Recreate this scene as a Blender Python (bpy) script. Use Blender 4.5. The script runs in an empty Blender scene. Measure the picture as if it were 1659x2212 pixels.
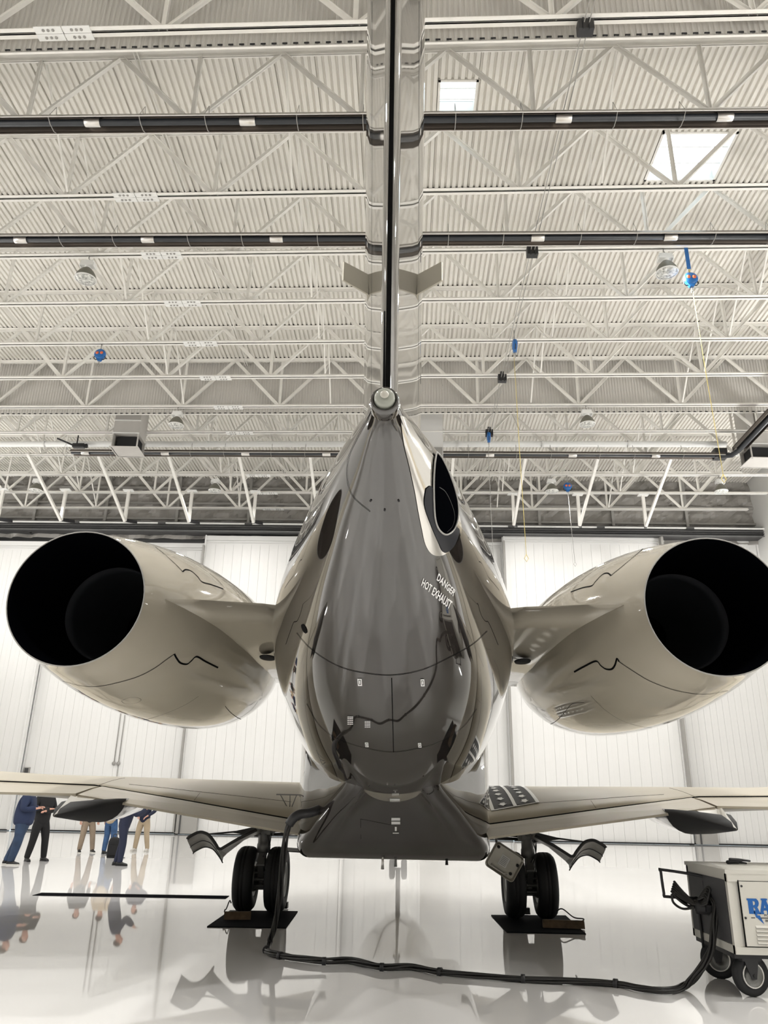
import bpy, bmesh, math, random
from math import sin, cos, pi, radians as RD
from mathutils import Vector, Matrix, Euler
from mathutils.bvhtree import BVHTree
random.seed(7)
SC = bpy.context.scene
COL = SC.collection

# ------------------------------------------------------------------ camera
CW, CH, CF = 1659., 2212., 1661.
PITCH, YAW, ROLL = RD(20.64), RD(1.635), RD(1.116)
EYE = Vector((0, 0, 1.6))
fwd = Vector((-sin(YAW)*cos(PITCH), cos(YAW)*cos(PITCH), sin(PITCH)))
rt0 = Vector((cos(YAW), sin(YAW), 0)); up0 = rt0.cross(fwd)
rt = cos(ROLL)*rt0 + sin(ROLL)*up0; up = -sin(ROLL)*rt0 + cos(ROLL)*up0
cd = bpy.data.cameras.new('camera'); cam = bpy.data.objects.new('camera', cd); COL.objects.link(cam)
cam.matrix_world = Matrix.Translation(EYE) @ Matrix((rt, up, -fwd)).transposed().to_4x4()
cd.sensor_fit = 'VERTICAL'; cd.sensor_height = 36; cd.lens = 36*CF/CH
cd.clip_start = .05; cd.clip_end = 500
SC.camera = cam

# ------------------------------------------------------------------ world, exposure, lamps and added lights out of frame
SC.view_settings.view_transform = 'Standard'; SC.view_settings.look = 'None'
SC.view_settings.gamma = 1; SC.view_settings.use_curve_mapping = False
SC.view_settings.exposure = 0.5
W = bpy.data.worlds.new('overcast'); SC.world = W; W.use_nodes = True
nt = W.node_tree; nt.nodes.clear()
o = nt.nodes.new('ShaderNodeOutputWorld'); bg = nt.nodes.new('ShaderNodeBackground')
no = nt.nodes.new('ShaderNodeTexNoise'); no.inputs['Scale'].default_value = 3.5; no.inputs['Detail'].default_value = 6
tc = nt.nodes.new('ShaderNodeTexCoord'); rp = nt.nodes.new('ShaderNodeValToRGB')
rp.color_ramp.elements[0].position = .42; rp.color_ramp.elements[0].color = (.42, .66, .8, 1)
rp.color_ramp.elements[1].position = .6; rp.color_ramp.elements[1].color = (.95, .98, 1, 1)
nt.links.new(tc.outputs['Generated'], no.inputs['Vector']); nt.links.new(no.outputs['Fac'], rp.inputs['Fac'])
nt.links.new(rp.outputs['Color'], bg.inputs['Color']); nt.links.new(bg.outputs[0], o.inputs[0])
bg.inputs['Strength'].default_value = 2.6

LAMP_W = 330.0
def lamp(x, y, z, watts, size=.45):
    l = bpy.data.lights.new('bay_light', 'AREA'); l.shape = 'DISK'; l.size = size
    l.energy = watts; l.color = (1, .985, .955)
    ob = bpy.data.objects.new('bay_light', l); ob.location = (x, y, z); COL.objects.link(ob); return ob
# rows of high bay lamps above and behind the photographer (the roof goes on there)
for ly in (-12, -4, 3.0, 8.6):
    for lx in (-17.5, -9, -1, 7, 14.5):
        lamp(lx, ly, 15.2, LAMP_W*(.4 if ly < 0 else 1.15))

# added unseen lights high at both sides, put in to brighten the roof deck
UP_W = 330.0
def uplight(p, d):
    l = bpy.data.lights.new('added_uplight', 'AREA'); l.shape = 'DISK'; l.size = 1.2; l.energy = UP_W; l.color = (1, .985, .955)
    ob = bpy.data.objects.new('added_uplight', l); ob.location = p; ob.rotation_euler = Vector(d).to_track_quat('-Z', 'Y').to_euler(); COL.objects.link(ob)
for uy in (2, 12, 22, 32):
    uplight((-25.2, uy, 10), (.75, 0, .6)); uplight((17.9, uy, 10), (-.75, 0, .6))

# ------------------------------------------------------------------ materials
def mat(name, col, rough=.5, metal=0., ior=1.5, coat=0., bump=None, var=None, emit=None, spec=None):
    m = bpy.data.materials.new(name); m.use_nodes = True
    n = m.node_tree; b = n.nodes['Principled BSDF']
    b.inputs['Base Color'].default_value = (*col, 1); b.inputs['Roughness'].default_value = rough
    b.inputs['Metallic'].default_value = metal; b.inputs['IOR'].default_value = ior
    b.inputs['Coat Weight'].default_value = coat; b.inputs['Coat Roughness'].default_value = .03
    if spec is not None: b.inputs['Specular IOR Level'].default_value = spec
    tcn = None
    def tex(scale, detail=4, sc3=None):
        t = n.nodes.new('ShaderNodeTexNoise'); t.inputs['Scale'].default_value = scale; t.inputs['Detail'].default_value = detail
        c = n.nodes.new('ShaderNodeTexCoord'); mp = n.nodes.new('ShaderNodeMapping')
        if sc3: mp.inputs['Scale'].default_value = sc3
        n.links.new(c.outputs['Object'], mp.inputs['Vector']); n.links.new(mp.outputs['Vector'], t.inputs['Vector']); return t
    if var:
        t = tex(var[0], 5, var[2] if len(var) > 2 else None); r = n.nodes.new('ShaderNodeValToRGB'); k = var[1]
        r.color_ramp.elements[0].position = .3; r.color_ramp.elements[1].position = .7
        r.color_ramp.elements[0].color = (*[c*(1-k) for c in col], 1); r.color_ramp.elements[1].color = (*[min(1, c*(1+k)) for c in col], 1)
        n.links.new(t.outputs['Fac'], r.inputs['Fac']); n.links.new(r.outputs['Color'], b.inputs['Base Color'])
    if bump:
        t = tex(bump[0], 3, bump[2] if len(bump) > 2 else None); bp = n.nodes.new('ShaderNodeBump')
        bp.inputs['Strength'].default_value = bump[1]; bp.inputs['Distance'].default_value = .02
        n.links.new(t.outputs['Fac'], bp.inputs['Height']); n.links.new(bp.outputs['Normal'], b.inputs['Normal'])
    if emit: b.inputs['Emission Color'].default_value = (*emit[0], 1); b.inputs['Emission Strength'].default_value = emit[1]
    return m
M = {}
M['floor'] = mat('white_epoxy', (.75, .74, .73), .03, var=(.25, .02), bump=(.7, .006))
M['concrete'] = mat('apron', (.4, .39, .37), .8)
M['steel'] = mat('painted_steel', (.84, .82, .775), .45, var=(3, .04))
M['deck'] = mat('roof_deck', (.78, .755, .70), .5, var=(1.2, .03))
M['curtain'] = mat('curtain_metal', (.58, .56, .525), .55, var=(.8, .03))
M['wall'] = mat('wall_panel', (.74, .735, .72), .5, var=(1, .02))
M['door'] = mat('door_skin', (.80, .795, .78), .42, var=(.6, .02))
M['foil'] = mat('insulation', (.30, .285, .265), .5, var=(.7, .15), bump=(2.2, 1.0))
M['rail'] = mat('grey_rail', (.055, .055, .056), .5)
M['darkgrey'] = mat('dark_grey_steel', (.12, .12, .12), .5)
M['midgrey'] = mat('grey_steel', (.33, .32, .30), .5)
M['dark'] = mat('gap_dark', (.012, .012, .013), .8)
M['black'] = mat('black_steel', (.02, .02, .022), .45)
M['heater_ref'] = mat('heater_reflector', (.12, .10, .085), .28, metal=.7)
M['heater_tube'] = mat('heater_tube', (.022, .025, .03), .4)
M['alu'] = mat('aluminium', (.75, .73, .70), .3, metal=.9)
M['chrome'] = mat('polished_steel', (.82, .80, .76), .07, metal=1.)
M['duct'] = mat('duct_metal', (.50, .48, .45), .45, var=(2, .05))
M['taupe'] = mat('dark_taupe_paint', (.027, .023, .020), .025, ior=1.75, coat=1., bump=(1.6, .012))
M['beige'] = mat('champagne_paint', (.43, .39, .315), .06, ior=1.5, coat=.8, bump=(1.6, .012))
M['fin'] = mat('fin_taupe_paint', (.10, .092, .08), .04, ior=1.7, coat=1., bump=(1.1, .02))
M['exhaust_dark'] = mat('exhaust_black', (.0015, .0017, .0024), 1.0, spec=0.)  # near-black colour stands in for the unlit depth of the exhausts
M['ring'] = mat('exhaust_ring', (.018, .019, .022), .6, spec=.1)
M['seam'] = mat('panel_seam', (.005, .005, .005), .8, spec=.05)
M['rubber'] = mat('tyre_rubber', (.012, .0125, .014), .65, bump=(30, .1))
M['hub'] = mat('wheel_hub', (.22, .22, .21), .4, metal=.6)
M['gear'] = mat('gear_grey', (.2, .2, .195), .4, metal=.3)
M['gearlight'] = mat('gear_door_inner', (.45, .44, .41), .4, var=(8, .15))
M['white'] = mat('white_paint', (.82, .82, .80), .4)
M['cartwhite'] = mat('cart_enamel', (.68, .66, .60), .35)
M['cartgrey'] = mat('cart_end_panel', (.055, .055, .06), .5)
M['blue'] = mat('logo_blue', (.01, .12, .42), .4)
M['bluecase'] = mat('blue_casing', (.015, .13, .40), .4)
M['orange'] = mat('orange_label', (.75, .16, .06), .5)
M['cable'] = mat('cable_rubber', (.022, .021, .020), .42)
M['wood'] = mat('chock_wood', (.10, .065, .035), .7, var=(12, .35))
M['mat'] = mat('rubber_mat', (.006, .007, .009), .9, spec=.05)
M['wing'] = mat('wing_satin_paint', (.37, .335, .265), .42, spec=.25)
M['tape'] = mat('black_strip', (.008, .008, .009), .95, spec=.0)
M['glass'] = mat('lens_glass', (.55, .55, .52), .12, bump=(25, .5), var=(14, .6))
M['lampbody'] = mat('lamp_body', (.17, .165, .135), .5)
M['yellow'] = mat('yellow_cord', (.62, .50, .16), .6)
M['walk'] = mat('walkway_grey', (.035, .035, .036), .7)
M['skin'] = mat('skin', (.55, .30, .22), .5)
M['hair'] = mat('hair', (.05, .035, .025), .7)
M['navy'] = mat('navy_cloth', (.012, .022, .06), .85, bump=(20, .3))
M['navy2'] = mat('navy_uniform', (.010, .014, .038), .8, bump=(20, .3))
M['blackcloth'] = mat('black_cloth', (.008, .008, .009), .85)
M['jeans'] = mat('jeans', (.022, .042, .085), .85, var=(6, .3))
M['jeans2'] = mat('blue_jeans', (.035, .085, .19), .85, var=(6, .3))
M['khaki'] = mat('khaki', (.26, .20, .145), .85, var=(5, .1))
M['khaki2'] = mat('light_khaki', (.40, .32, .22), .85, var=(5, .1))
M['tan'] = mat('tan_shirt', (.42, .33, .22), .85)
M['shoe'] = mat('shoe_black', (.012, .012, .012), .5)
M['sole'] = mat('shoe_sole', (.6, .58, .54), .6)
M['red'] = mat('red_cover', (.55, .05, .04), .5)

# ------------------------------------------------------------------ builders
class MB:
    def __init__(s): s.v = []; s.f = []; s.mi = []; s.sm = []
    def add(s, vs, fs, mi=0, sm=False):
        o = len(s.v); s.v += [Vector(q) for q in vs]
        for q in fs: s.f.append([i+o for i in q]); s.mi.append(mi); s.sm.append(sm)
        return s
    def box(s, c, d, rot=None, mi=0):
        c = Vector(c); R_ = rot if rot is not None else Matrix.Identity(3)
        vs = [c + R_ @ Vector((x*d[0]/2, y*d[1]/2, z*d[2]/2)) for x in (-1, 1) for y in (-1, 1) for z in (-1, 1)]
        return s.add(vs, [(0, 1, 3, 2), (4, 6, 7, 5), (0, 4, 5, 1), (2, 3, 7, 6), (0, 2, 6, 4), (1, 5, 7, 3)], mi)
    def bar(s, p, q, w, h, mi=0, upv=(0, 0, 1)):
        p = Vector(p); q = Vector(q); d = (q-p); L = d.length; d = d/L
        u = Vector(upv)
        if abs(d.dot(u)) > .98: u = Vector((1, 0, 0))
        a = d.cross(u).normalized(); b = a.cross(d)
        return s.box((p+q)/2, (w, L, h), Matrix((a, d, b)).transposed(), mi)
    def tube(s, pts, r, n=8, mi=0, cap=True, sm=True):
        pts = [Vector(p) for p in pts]; N = len(pts); rs = r if isinstance(r, (list, tuple)) else [r]*N
        prev = None; rings = []
        for i, p in enumerate(pts):
            t = (pts[min(i+1, N-1)] - pts[max(i-1, 0)]).normalized()
            if prev is None:
                a = t.cross(Vector((0, 0, 1)))
                if a.length < .05: a = t.cross(Vector((1, 0, 0)))
            else: a = prev - t*prev.dot(t)
            a.normalize(); prev = a; b = t.cross(a)
            rings.append([p + rs[i]*(cos(2*pi*k/n)*a + sin(2*pi*k/n)*b) for k in range(n)])
        return s.loft(rings, mi, cap, sm)
    def loft(s, rings, mi=0, cap=True, sm=True, closed=True):
        o = len(s.v); n = len(rings[0])
        for r in rings: s.v += [Vector(q) for q in r]
        for i in range(len(rings)-1):
            for k in range(n if closed else n-1):
                k2 = (k+1) % n
                s.f.append([o+i*n+k, o+i*n+k2, o+(i+1)*n+k2, o+(i+1)*n+k]); s.mi.append(mi); s.sm.append(sm)
        if cap and closed:
            s.f.append([o+k for k in range(n)][::-1]); s.mi.append(mi); s.sm.append(False)
            s.f.append([o+(len(rings)-1)*n+k for k in range(n)]); s.mi.append(mi); s.sm.append(False)
        return s
    def lathe(s, c, ax, prof, n=24, mi=0, cap=False):
        c = Vector(c); ax = Vector(ax).normalized(); a = ax.cross(Vector((0, 0, 1)))
        if a.length < .05: a = ax.cross(Vector((1, 0, 0)))
        a.normalize(); b = ax.cross(a)
        return s.loft([[c + ax*h + r*(cos(2*pi*k/n)*a + sin(2*pi*k/n)*b) for k in range(n)] for h, r in prof], mi, cap)
    def mesh(s, name, mats):
        m = bpy.data.meshes.new(name); m.from_pydata([tuple(q) for q in s.v], [], s.f)
        for k in (mats if isinstance(mats, (list, tuple)) else [mats]): m.materials.append(M[k] if isinstance(k, str) else k)
        m.polygons.foreach_set('material_index', s.mi); m.polygons.foreach_set('use_smooth', s.sm)
        m.validate(); m.update()
        bm = bmesh.new(); bm.from_mesh(m); bmesh.ops.recalc_face_normals(bm, faces=bm.faces); bm.to_mesh(m); bm.free()
        return m
    def obj(s, name, mats, parent=None):
        return link(name, s.mesh(name, mats), parent)
def link(name, me, parent=None, loc=None, rot=None):
    o = bpy.data.objects.new(name, me); COL.objects.link(o)
    if parent is not None: o.parent = parent
    if loc is not None: o.location = loc
    if rot is not None: o.rotation_euler = rot
    return o
def thing(name, label, cat, loc=(0, 0, 0), rz=0, group=None):
    o = link(name, None, None, loc, (0, 0, rz)); o.empty_display_size = .2
    o['label'] = label; o['category'] = cat
    if group: o['group'] = group
    return o
def tag(o, label, cat, group=None, kind=None):
    o['label'] = label; o['category'] = cat
    if group: o['group'] = group
    if kind: o['kind'] = kind
    return o
def structure(name, mb, mats, label=None, parent=None):
    o = mb.obj(name, mats, parent) if isinstance(mb, MB) else link(name, mb, parent)
    o['kind'] = 'structure'
    if label: o['label'] = label
    return o
def spline(P, n=8):
    P = [Vector(p) for p in P]; out = []
    for i in range(len(P)-1):
        a, b, c, d = P[max(i-1, 0)], P[i], P[i+1], P[min(i+2, len(P)-1)]
        for k in range(n):
            t = k/n; out.append(.5*((2*b)+(c-a)*t+(2*a-5*b+4*c-d)*t*t+(3*b-a-3*c+d)*t**3))
    return out+[P[-1]]
def sight(x, y):
    return (fwd + rt*((x-CW/2)/CF) + up*((CH/2-y)/CF)).normalized()
def atz(x, y, z): d = sight(x, y); return EYE + d*((z-EYE.z)/d.z)
def aty(x, y, Y): d = sight(x, y); return EYE + d*(Y/d.y)

# ------------------------------------------------------------------ the hangar
RZ = RD(-1.1)
XL, XR, YB, YD = -26., 18.6, -15., 39.2
ZC, ZD = 16.0, 18.16
fl = MB(); fl.box(((XL+XR)/2, (YB+YD)/2, -.1), (XR-XL, YD-YB, .2))
structure('floor', fl, 'floor', 'glossy white epoxy hangar floor')
w = MB(); w.box((XL-.15, (YB+YD)/2, 9.5), (.3, YD-YB, 19)); structure('wall_left', w, 'wall')
w = MB(); w.box((XR+.15, (YB+YD)/2, 9.5), (.3, YD-YB, 19)); structure('wall_right', w, 'wall')
w = MB(); w.box(((XL+XR)/2, YB-.15, 9.5), (XR-XL, .3, 19)); structure('wall_front', w, 'midgrey')

# ceiling: roof slab with two skylight openings; deck sheets below it
PIT = .99; NX = int((XR-XL)/PIT)
def sheet_mesh(L):
    mb = MB(); p = .165; prof = []
    for k in range(6):
        x = k*p
        prof += [(x, .055), (x+.035, .055), (x+.055, 0), (x+.145, 0)]
    prof += [(PIT-.014, .055), (PIT-.014, .075), (-.0, .075)]
    mb.loft([[(x, -L/2, z) for x, z in prof], [(x, L/2, z) for x, z in prof]], 0, False, False)
    return mb.mesh('deck_sheet', 'deck')
sheets = {}
SKY = [(.72, 1.95, 13.9, 14.85), (6.45, 8.95, 15.5, 17.2)]
holes = []
for (xa, xb, ya, yb) in SKY:
    ia = round((xa-XL)/PIT); ib = max(ia+1, round((xb-XL)/PIT)); holes.append((ia, ib, ya, yb))
ceil = MB()
cuts = sorted({XL, XR} | {XL+h[0]*PIT for h in holes} | {XL+h[1]*PIT for h in holes})
for a_, b_ in zip(cuts[:-1], cuts[1:]):
    mid = (a_+b_)/2; hs = [h for h in holes if XL+h[0]*PIT < mid < XL+h[1]*PIT]
    y = YB
    for h in hs:
        ceil.box((mid, (y+h[2])/2, ZD+.18), (b_-a_, h[2]-y, .2)); y = h[3]
    ceil.box((mid, (y+YD)/2, ZD+.18), (b_-a_, YD-y, .2))
ceil = structure('ceiling', ceil, 'deck', 'pale ribbed metal roof deck')
Yk = lambda k: 10.83 + 2.246*k
segs = [YB, -8.5, -1.9, 4.7] + [Yk(k) for k in (0, 3, 6, 9)] + [YD]
for i in range(NX+1):
    for a_, b_ in zip(segs[:-1], segs[1:]):
        parts = [(a_, b_)]
        for h in holes:
            if h[0] <= i < h[1]:
                np_ = []
                for (p, q) in parts:
                    if h[3] <= p or h[2] >= q: np_.append((p, q))
                    else:
                        if h[2] > p: np_.append((p, h[2]))
                        if h[3] < q: np_.append((h[3], q))
                parts = np_
        for (p, q) in parts:
            L = round(q-p, 3)
            if L < .1 or XL+i*PIT > XR-.5: continue
            if L not in sheets: sheets[L] = sheet_mesh(L-.006)
            link('deck_sheet', sheets[L], ceil, (XL+i*PIT, (p+q)/2, ZD))
for j, h in enumerate(holes):
    xa, xb = XL+h[0]*PIT, XL+h[1]*PIT
    mb = MB(); z0, z1 = ZD-.02, ZD+.34
    for (c, d) in (((xa+.03, (h[2]+h[3])/2), (.06, h[3]-h[2])), ((xb-.03, (h[2]+h[3])/2), (.06, h[3]-h[2])), (((xa+xb)/2, h[2]+.03), (xb-xa, .06)), (((xa+xb)/2, h[3]-.03), (xb-xa, .06))):
        mb.box((c[0], c[1], (z0+z1)/2), (d[0], d[1], z1-z0))
    s = structure('window_%d' % (j+1), mb, 'steel', ['small square skylight in the roof right of the fin', 'large bright skylight in the roof at the right'][j])
    g = MB()
    for k in range(1, 3): g.box(((xa+xb)/2, h[2]+(h[3]-h[2])*k/3, z0+.1), (xb-xa, .02, .02))
    g.obj('safety_bar', 'steel', s)
    gl = mat('skylight_glazing', (1, 1, 1), .0); gl.node_tree.nodes['Principled BSDF'].inputs['Transmission Weight'].default_value = 1
    gl.node_tree.nodes['Principled BSDF'].inputs['IOR'].default_value = 1.02
    g = MB(); g.box(((xa+xb)/2, (h[2]+h[3])/2, z1-.05), (xb-xa-.12, h[3]-h[2]-.12, .01)); g.obj('pane', gl, s)

# hanging sheet-metal smoke curtains
CL = 43.5
def curtain_sheet():
    mb = MB(); prof = []; n = 9; p = .975/n
    for k in range(n): prof += [(k*p, .02), (k*p+p*.35, .02), (k*p+p*.5, 0), (k*p+p*.85, 0)]
    prof += [(.975, .02)]
    mb.loft([[(x, -y, 0) for x, y in prof], [(x, -y, 2.32) for x, y in prof]], 0, False, False, closed=False); return mb.mesh('curtain_sheet', 'curtain')
csm = curtain_sheet()
for k, lab in ((0.12, 'grey ribbed metal smoke curtain at the very top of the view'), (7.12, 'pale ribbed metal smoke curtain hanging across mid hangar')):
    t = thing('smoke_curtain', lab, 'curtain', (0, Yk(k), ZC-.15), RZ)
    n = int(CL/.98)
    for i in range(n): link('curtain_sheet', csm, t, (-25+i*.98, 0, 0))
    mb = MB(); mb.box((-3.3, .04, .02), (CL, .05, .05)); mb.obj('bottom_angle', 'steel', t)
    mb = MB()
    for i in range(int(CL/.22)): mb.box((-25+i*.22+.06, -.025, .018), (.1, .02, .03))
    q = mb.obj('flute_gap', 'dark', t); q['kind'] = 'stuff'

# trusses
PAN = 3.87; X0 = -1.07; TL, TR = -24.6, 17.7
def chord_mesh(z, hgt, name):
    mb = MB()
    for s in (-1, 1):
        mb.box(((TL+TR)/2, s*.062, z+hgt*.08), (TR-TL, .1, .016)); mb.box(((TL+TR)/2, s*.02, z+hgt*.5), (TR-TL, .016, hgt))
    return mb.mesh(name, 'steel')
bot_m = chord_mesh(0, .1, 'bottom_chord'); top_m = chord_mesh(ZD-ZC-.012, -.1, 'top_chord')
def web_mesh(dx, dz, w=.12):
    mb = MB(); d = Vector((dx, 0, dz)); u = Vector((dz, 0, -dx)).normalized()
    mb.bar((0, 0, 0), d, w, .012, 0, (0, 1, 0)); 
    c = u*(w/2-.006); mb.bar(c, d+c, .012, w*.8, 0, (0, 1, 0)); return mb.mesh('web_strut', 'steel')
HT = ZD-ZC
web_up = web_mesh(PAN/2-.08, HT-.12); web_dn = web_mesh(-(PAN/2-.08), HT-.12); web_v = web_mesh(0.0, HT-.1, .10)
mb = MB(); mb.box((0, 0, 0), (.56, .15, .02), None, 0)
for k in (-1, 0, 1): mb.lathe((k*.1, 0, -.011), (0, 0, -1), [(0, .032), (.012, .03), (.013, .0)], 8, 1)
plate_m = mb.mesh('splice_plate', ['white', 'midgrey'])
mb = MB()
for i in range(int((TR-TL)/.165)): mb.box((TL+.1+i*.165, 0, HT+.018), (.1, .17, .05))
flute_m = mb.mesh('flute_gap', 'dark')
place = ['at the very top edge of the view', 'just above the nearest tube heater', 'in front of the nearest skylight row', 'carrying the nearest pair of high-bay lamps', 'level with the panels on the fin', 'carrying the blue lifeline reel on the left', 'crossing low over the smoke curtain', 'directly at the smoke curtain', 'first one beyond the smoke curtain', 'running beside the third heater tube', 'second from the insulated end wall supports', 'holding the post caps before the hangar doors', 'farthest one against the insulated wall']
for k in range(13):
    t = thing('roof_truss', 'white steel roof truss ' + place[k], 'truss', (0, Yk(k), ZC), RZ, 'white roof trusses')
    link('bottom_chord', bot_m, t); link('top_chord', top_m, t)
    for n in range(-6, 5):
        x = X0+PAN*n
        if x < TL: continue
        link('web_strut', web_up, t, (x+.04, .0, .04)); 
        if x-PAN/2 > TL: link('web_strut', web_dn, t, (x-.04, .0, .04))
        link('web_strut', web_v, t, (x, .0, .05))
    for sy in (-1, 1):
        for sx in (-1, 1): link('splice_plate', plate_m, t, (-6.96+sx*.29, sy*.08, -.014))
    q = link('flute_gap', flute_m, t); q['kind'] = 'stuff'
# sway bracing running along the hangar
for X, nm in ((-16.55, 'far left'), (-8.8, 'left of the fin'), (-3.0, 'close left of the fin'), (4.75, 'right of the fin'), (10.5, 'far right')):
    t = thing('sway_brace_line', 'line of crossed white sway braces between roof trusses ' + nm, 'bracing', (0, 0, 0), 0, 'sway bracing lines')
    for k in (1, 2, 3, 4, 5, 6, 8, 9, 10, 11):
        y0, y1 = Yk(k)+X*math.tan(RZ), Yk(k+1)+X*math.tan(RZ)
        for (za, zb, dx) in ((ZC+.1, ZD-.1, 0), (ZD-.1, ZC+.1, .08)):
            mb = MB(); mb.bar((X+dx, y0+.1, za), (X+dx, y1-.1, zb), .05, .05); mb.obj('brace', 'steel', t)
mb = MB()
for dx in (0, .09): mb.tube([(-6.5+dx, 11, ZD-.14), (-6.5+dx, 38.5, ZD-.14)], .02, 6)
tag(mb.obj('conduit_pair', 'steel'), 'pair of thin conduits running along the roof deck left of fin', 'conduit')

# end wall above the doors: crinkled insulation and its girts
bm = bmesh.new(); NXg, NZg = 200, 24; grid = []
for j in range(NZg+1):
    for i in range(NXg+1):
        x = XL+(XR-XL)*i/NXg; z = 14.6+(19-14.6)*j/NZg
        b = .16*abs(sin(x*1.9+sin(z*2.3+x)))+.12*abs(sin(z*3.1+sin(x*2.7)*1.5))+.05*random.random()
        grid.append(bm.verts.new((x, YD-.12-b, z)))
for j in range(NZg):
    for i in range(NXg): a_ = j*(NXg+1)+i; bm.faces.new((grid[a_], grid[a_+1], grid[a_+NXg+2], grid[a_+NXg+1]))
me = bpy.data.meshes.new('wall_back'); bm.to_mesh(me); bm.free(); me.materials.append(M['foil'])
wb = structure('wall_back', me, None, 'grey crinkled insulation on the end wall above the hangar doors')
for z in (15.7, 16.6, 17.5):
    mb = MB(); mb.box(((XL+XR)/2, YD-.42, z), (XR-XL, .12, .1)); mb.obj('girt', 'midgrey', wb)
for x in [XL+2+i*3.9 for i in range(11)]:
    mb = MB(); mb.box((x, YD-.5, 16.6), (.14, .1, 3.6)); mb.obj('wall_post', 'midgrey', wb)
mb = MB(); mb.box(((XL+XR)/2, YD+.35, 9.5), (XR-XL, .2, 19)); mb.obj('outer_sheet', 'wall', wb)

# door rail header
mb = MB(); mb.box(((XL+XR)/2, 38.7, 15.05), (XR-XL, 1.2, .5)); hd = structure('trim_1', mb, 'rail', 'dark grey door track header')
mb = MB(); mb.box(((XL+XR)/2, 37.95, 15.16), (XR-XL, .1, .07)); mb.obj('white_rail', 'white', hd)
for z, m_ in ((15.02, 'darkgrey'), (14.9, 'rail'), (14.78, 'darkgrey')):
    mb = MB(); mb.box(((XL+XR)/2, 38.05, z), (XR-XL, .14, .035)); mb.obj('track', m_, hd)
for i in range(9):
    mb = MB(); mb.box((-22+i*4.6, 37.93, 15.13), (.4, .1, .1)); mb.obj('track_joint', 'rail', hd)
mb = MB(); mb.box(((XL+XR)/2, 39.12, 14.5), (XR-XL, .06, 1.5)); mb.obj('header_skirt', 'rail', hd)
# sliding door leaves
edges = [XL, -18.45, -10.57, -2.75, 5.2, 13.35, XR]
tops = [14.3, 14.42, 14.72, 14.72, 14.92, 15.0]
dys = [38.6, 39.0, 38.6, 39.0, 38.55, 38.95]
for j in range(6):
    a_, b_ = edges[j], edges[j+1]; wd = b_-a_; z1 = tops[j]; y = dys[j]
    mb = MB(); mb.box(((a_+b_)/2, y+.1, z1/2+.02), (wd+.1, .1, z1-.04)); mb.box((a_+.03, y+.02, z1/2+.02), (.06, .2, z1-.04)); mb.box((b_-.03, y+.02, z1/2+.02), (.08, .2, z1-.04))
    d = structure('door_%d' % (j+1), mb, 'door', 'tall white ribbed sliding hangar door leaf')
    n = 16; pw = (wd-.2)/n
    pm = MB(); pm.box((pw/2, 0, (z1-.55)/2), (pw-.008, .03, z1-.55)); pm.box((pw*.5, -.016, (z1-.55)/2), (.05, .006, z1-.56)); pm = pm.mesh('panel', 'door')
    for i in range(n): link('panel', pm, d, (a_+.1+i*pw, y+.03, .06))
    mb = MB(); mb.box(((a_+b_)/2, y+.0, z1-.15), (wd-.05, .1, .24)); mb.box(((a_+b_)/2, y, z1-.38), (wd-.05, .06, .04)); mb.obj('top_rail', 'door', d)
    mb = MB(); mb.box(((a_+b_)/2, y+.02, .04), (wd, .24, .06)); mb.obj('bottom_seal', 'dark', d)
for x, nm in ((-10.57+.6, 'left'), (13.9, 'right')):
    mb = MB(); mb.box((x, 38.35, 1.05), (.95, .25, 2.0)); mb.box((x-.3, 38.2, 1.05), (.06, .05, 2.0), None, 1)
    tag(mb.obj('door_truck_cover', ['midgrey', 'rail']), 'grey steel wheel truck cover at hangar door foot, ' + nm, 'cover', 'door truck covers')
mb = MB(); mb.box((13.38, 38.3, 8.), (.12, .3, 14.)); structure('trim_2', mb, 'midgrey')
mb = MB(); mb.box((5.2, 38.4, 7.3), (.1, .25, 14.4)); structure('trim_3', mb, 'midgrey')
mb = MB(); mb.box((-10.57, 38.4, 7.1), (.08, .25, 14.0)); structure('trim_4', mb, 'midgrey')
# header hangers: post and slanted strut
for i in range(11):
    x = -20.25+i*3.2
    p = Vector((x, 35.5, 14.38)); t = thing('header_hanger', 'white V-shaped hanger, %s from the left, reaching down before the door header' % ['1st', '2nd', '3rd', '4th', '5th', '6th', '7th', '8th', '9th', '10th', '11th'][i], 'hanger', p, 0, 'V-shaped hangers above the doors')
    mb = MB(); mb.bar((0, 0, 0), (0, .0, 1.62), .14, .14); mb.obj('post', 'steel', t)
    mb = MB(); mb.bar((0, 0, 0), (0, -4.3, 1.66), .12, .12); mb.obj('strut', 'steel', t)
    mb = MB(); mb.box((0, -.05, 1.6), (.5, .3, .05)); mb.obj('cap_plate', 'white', t)
    mb = MB(); mb.bar((0, .05, .05), (.25, .9, .25), .12, .16); mb.obj('tie_bar', 'black', t)

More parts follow.
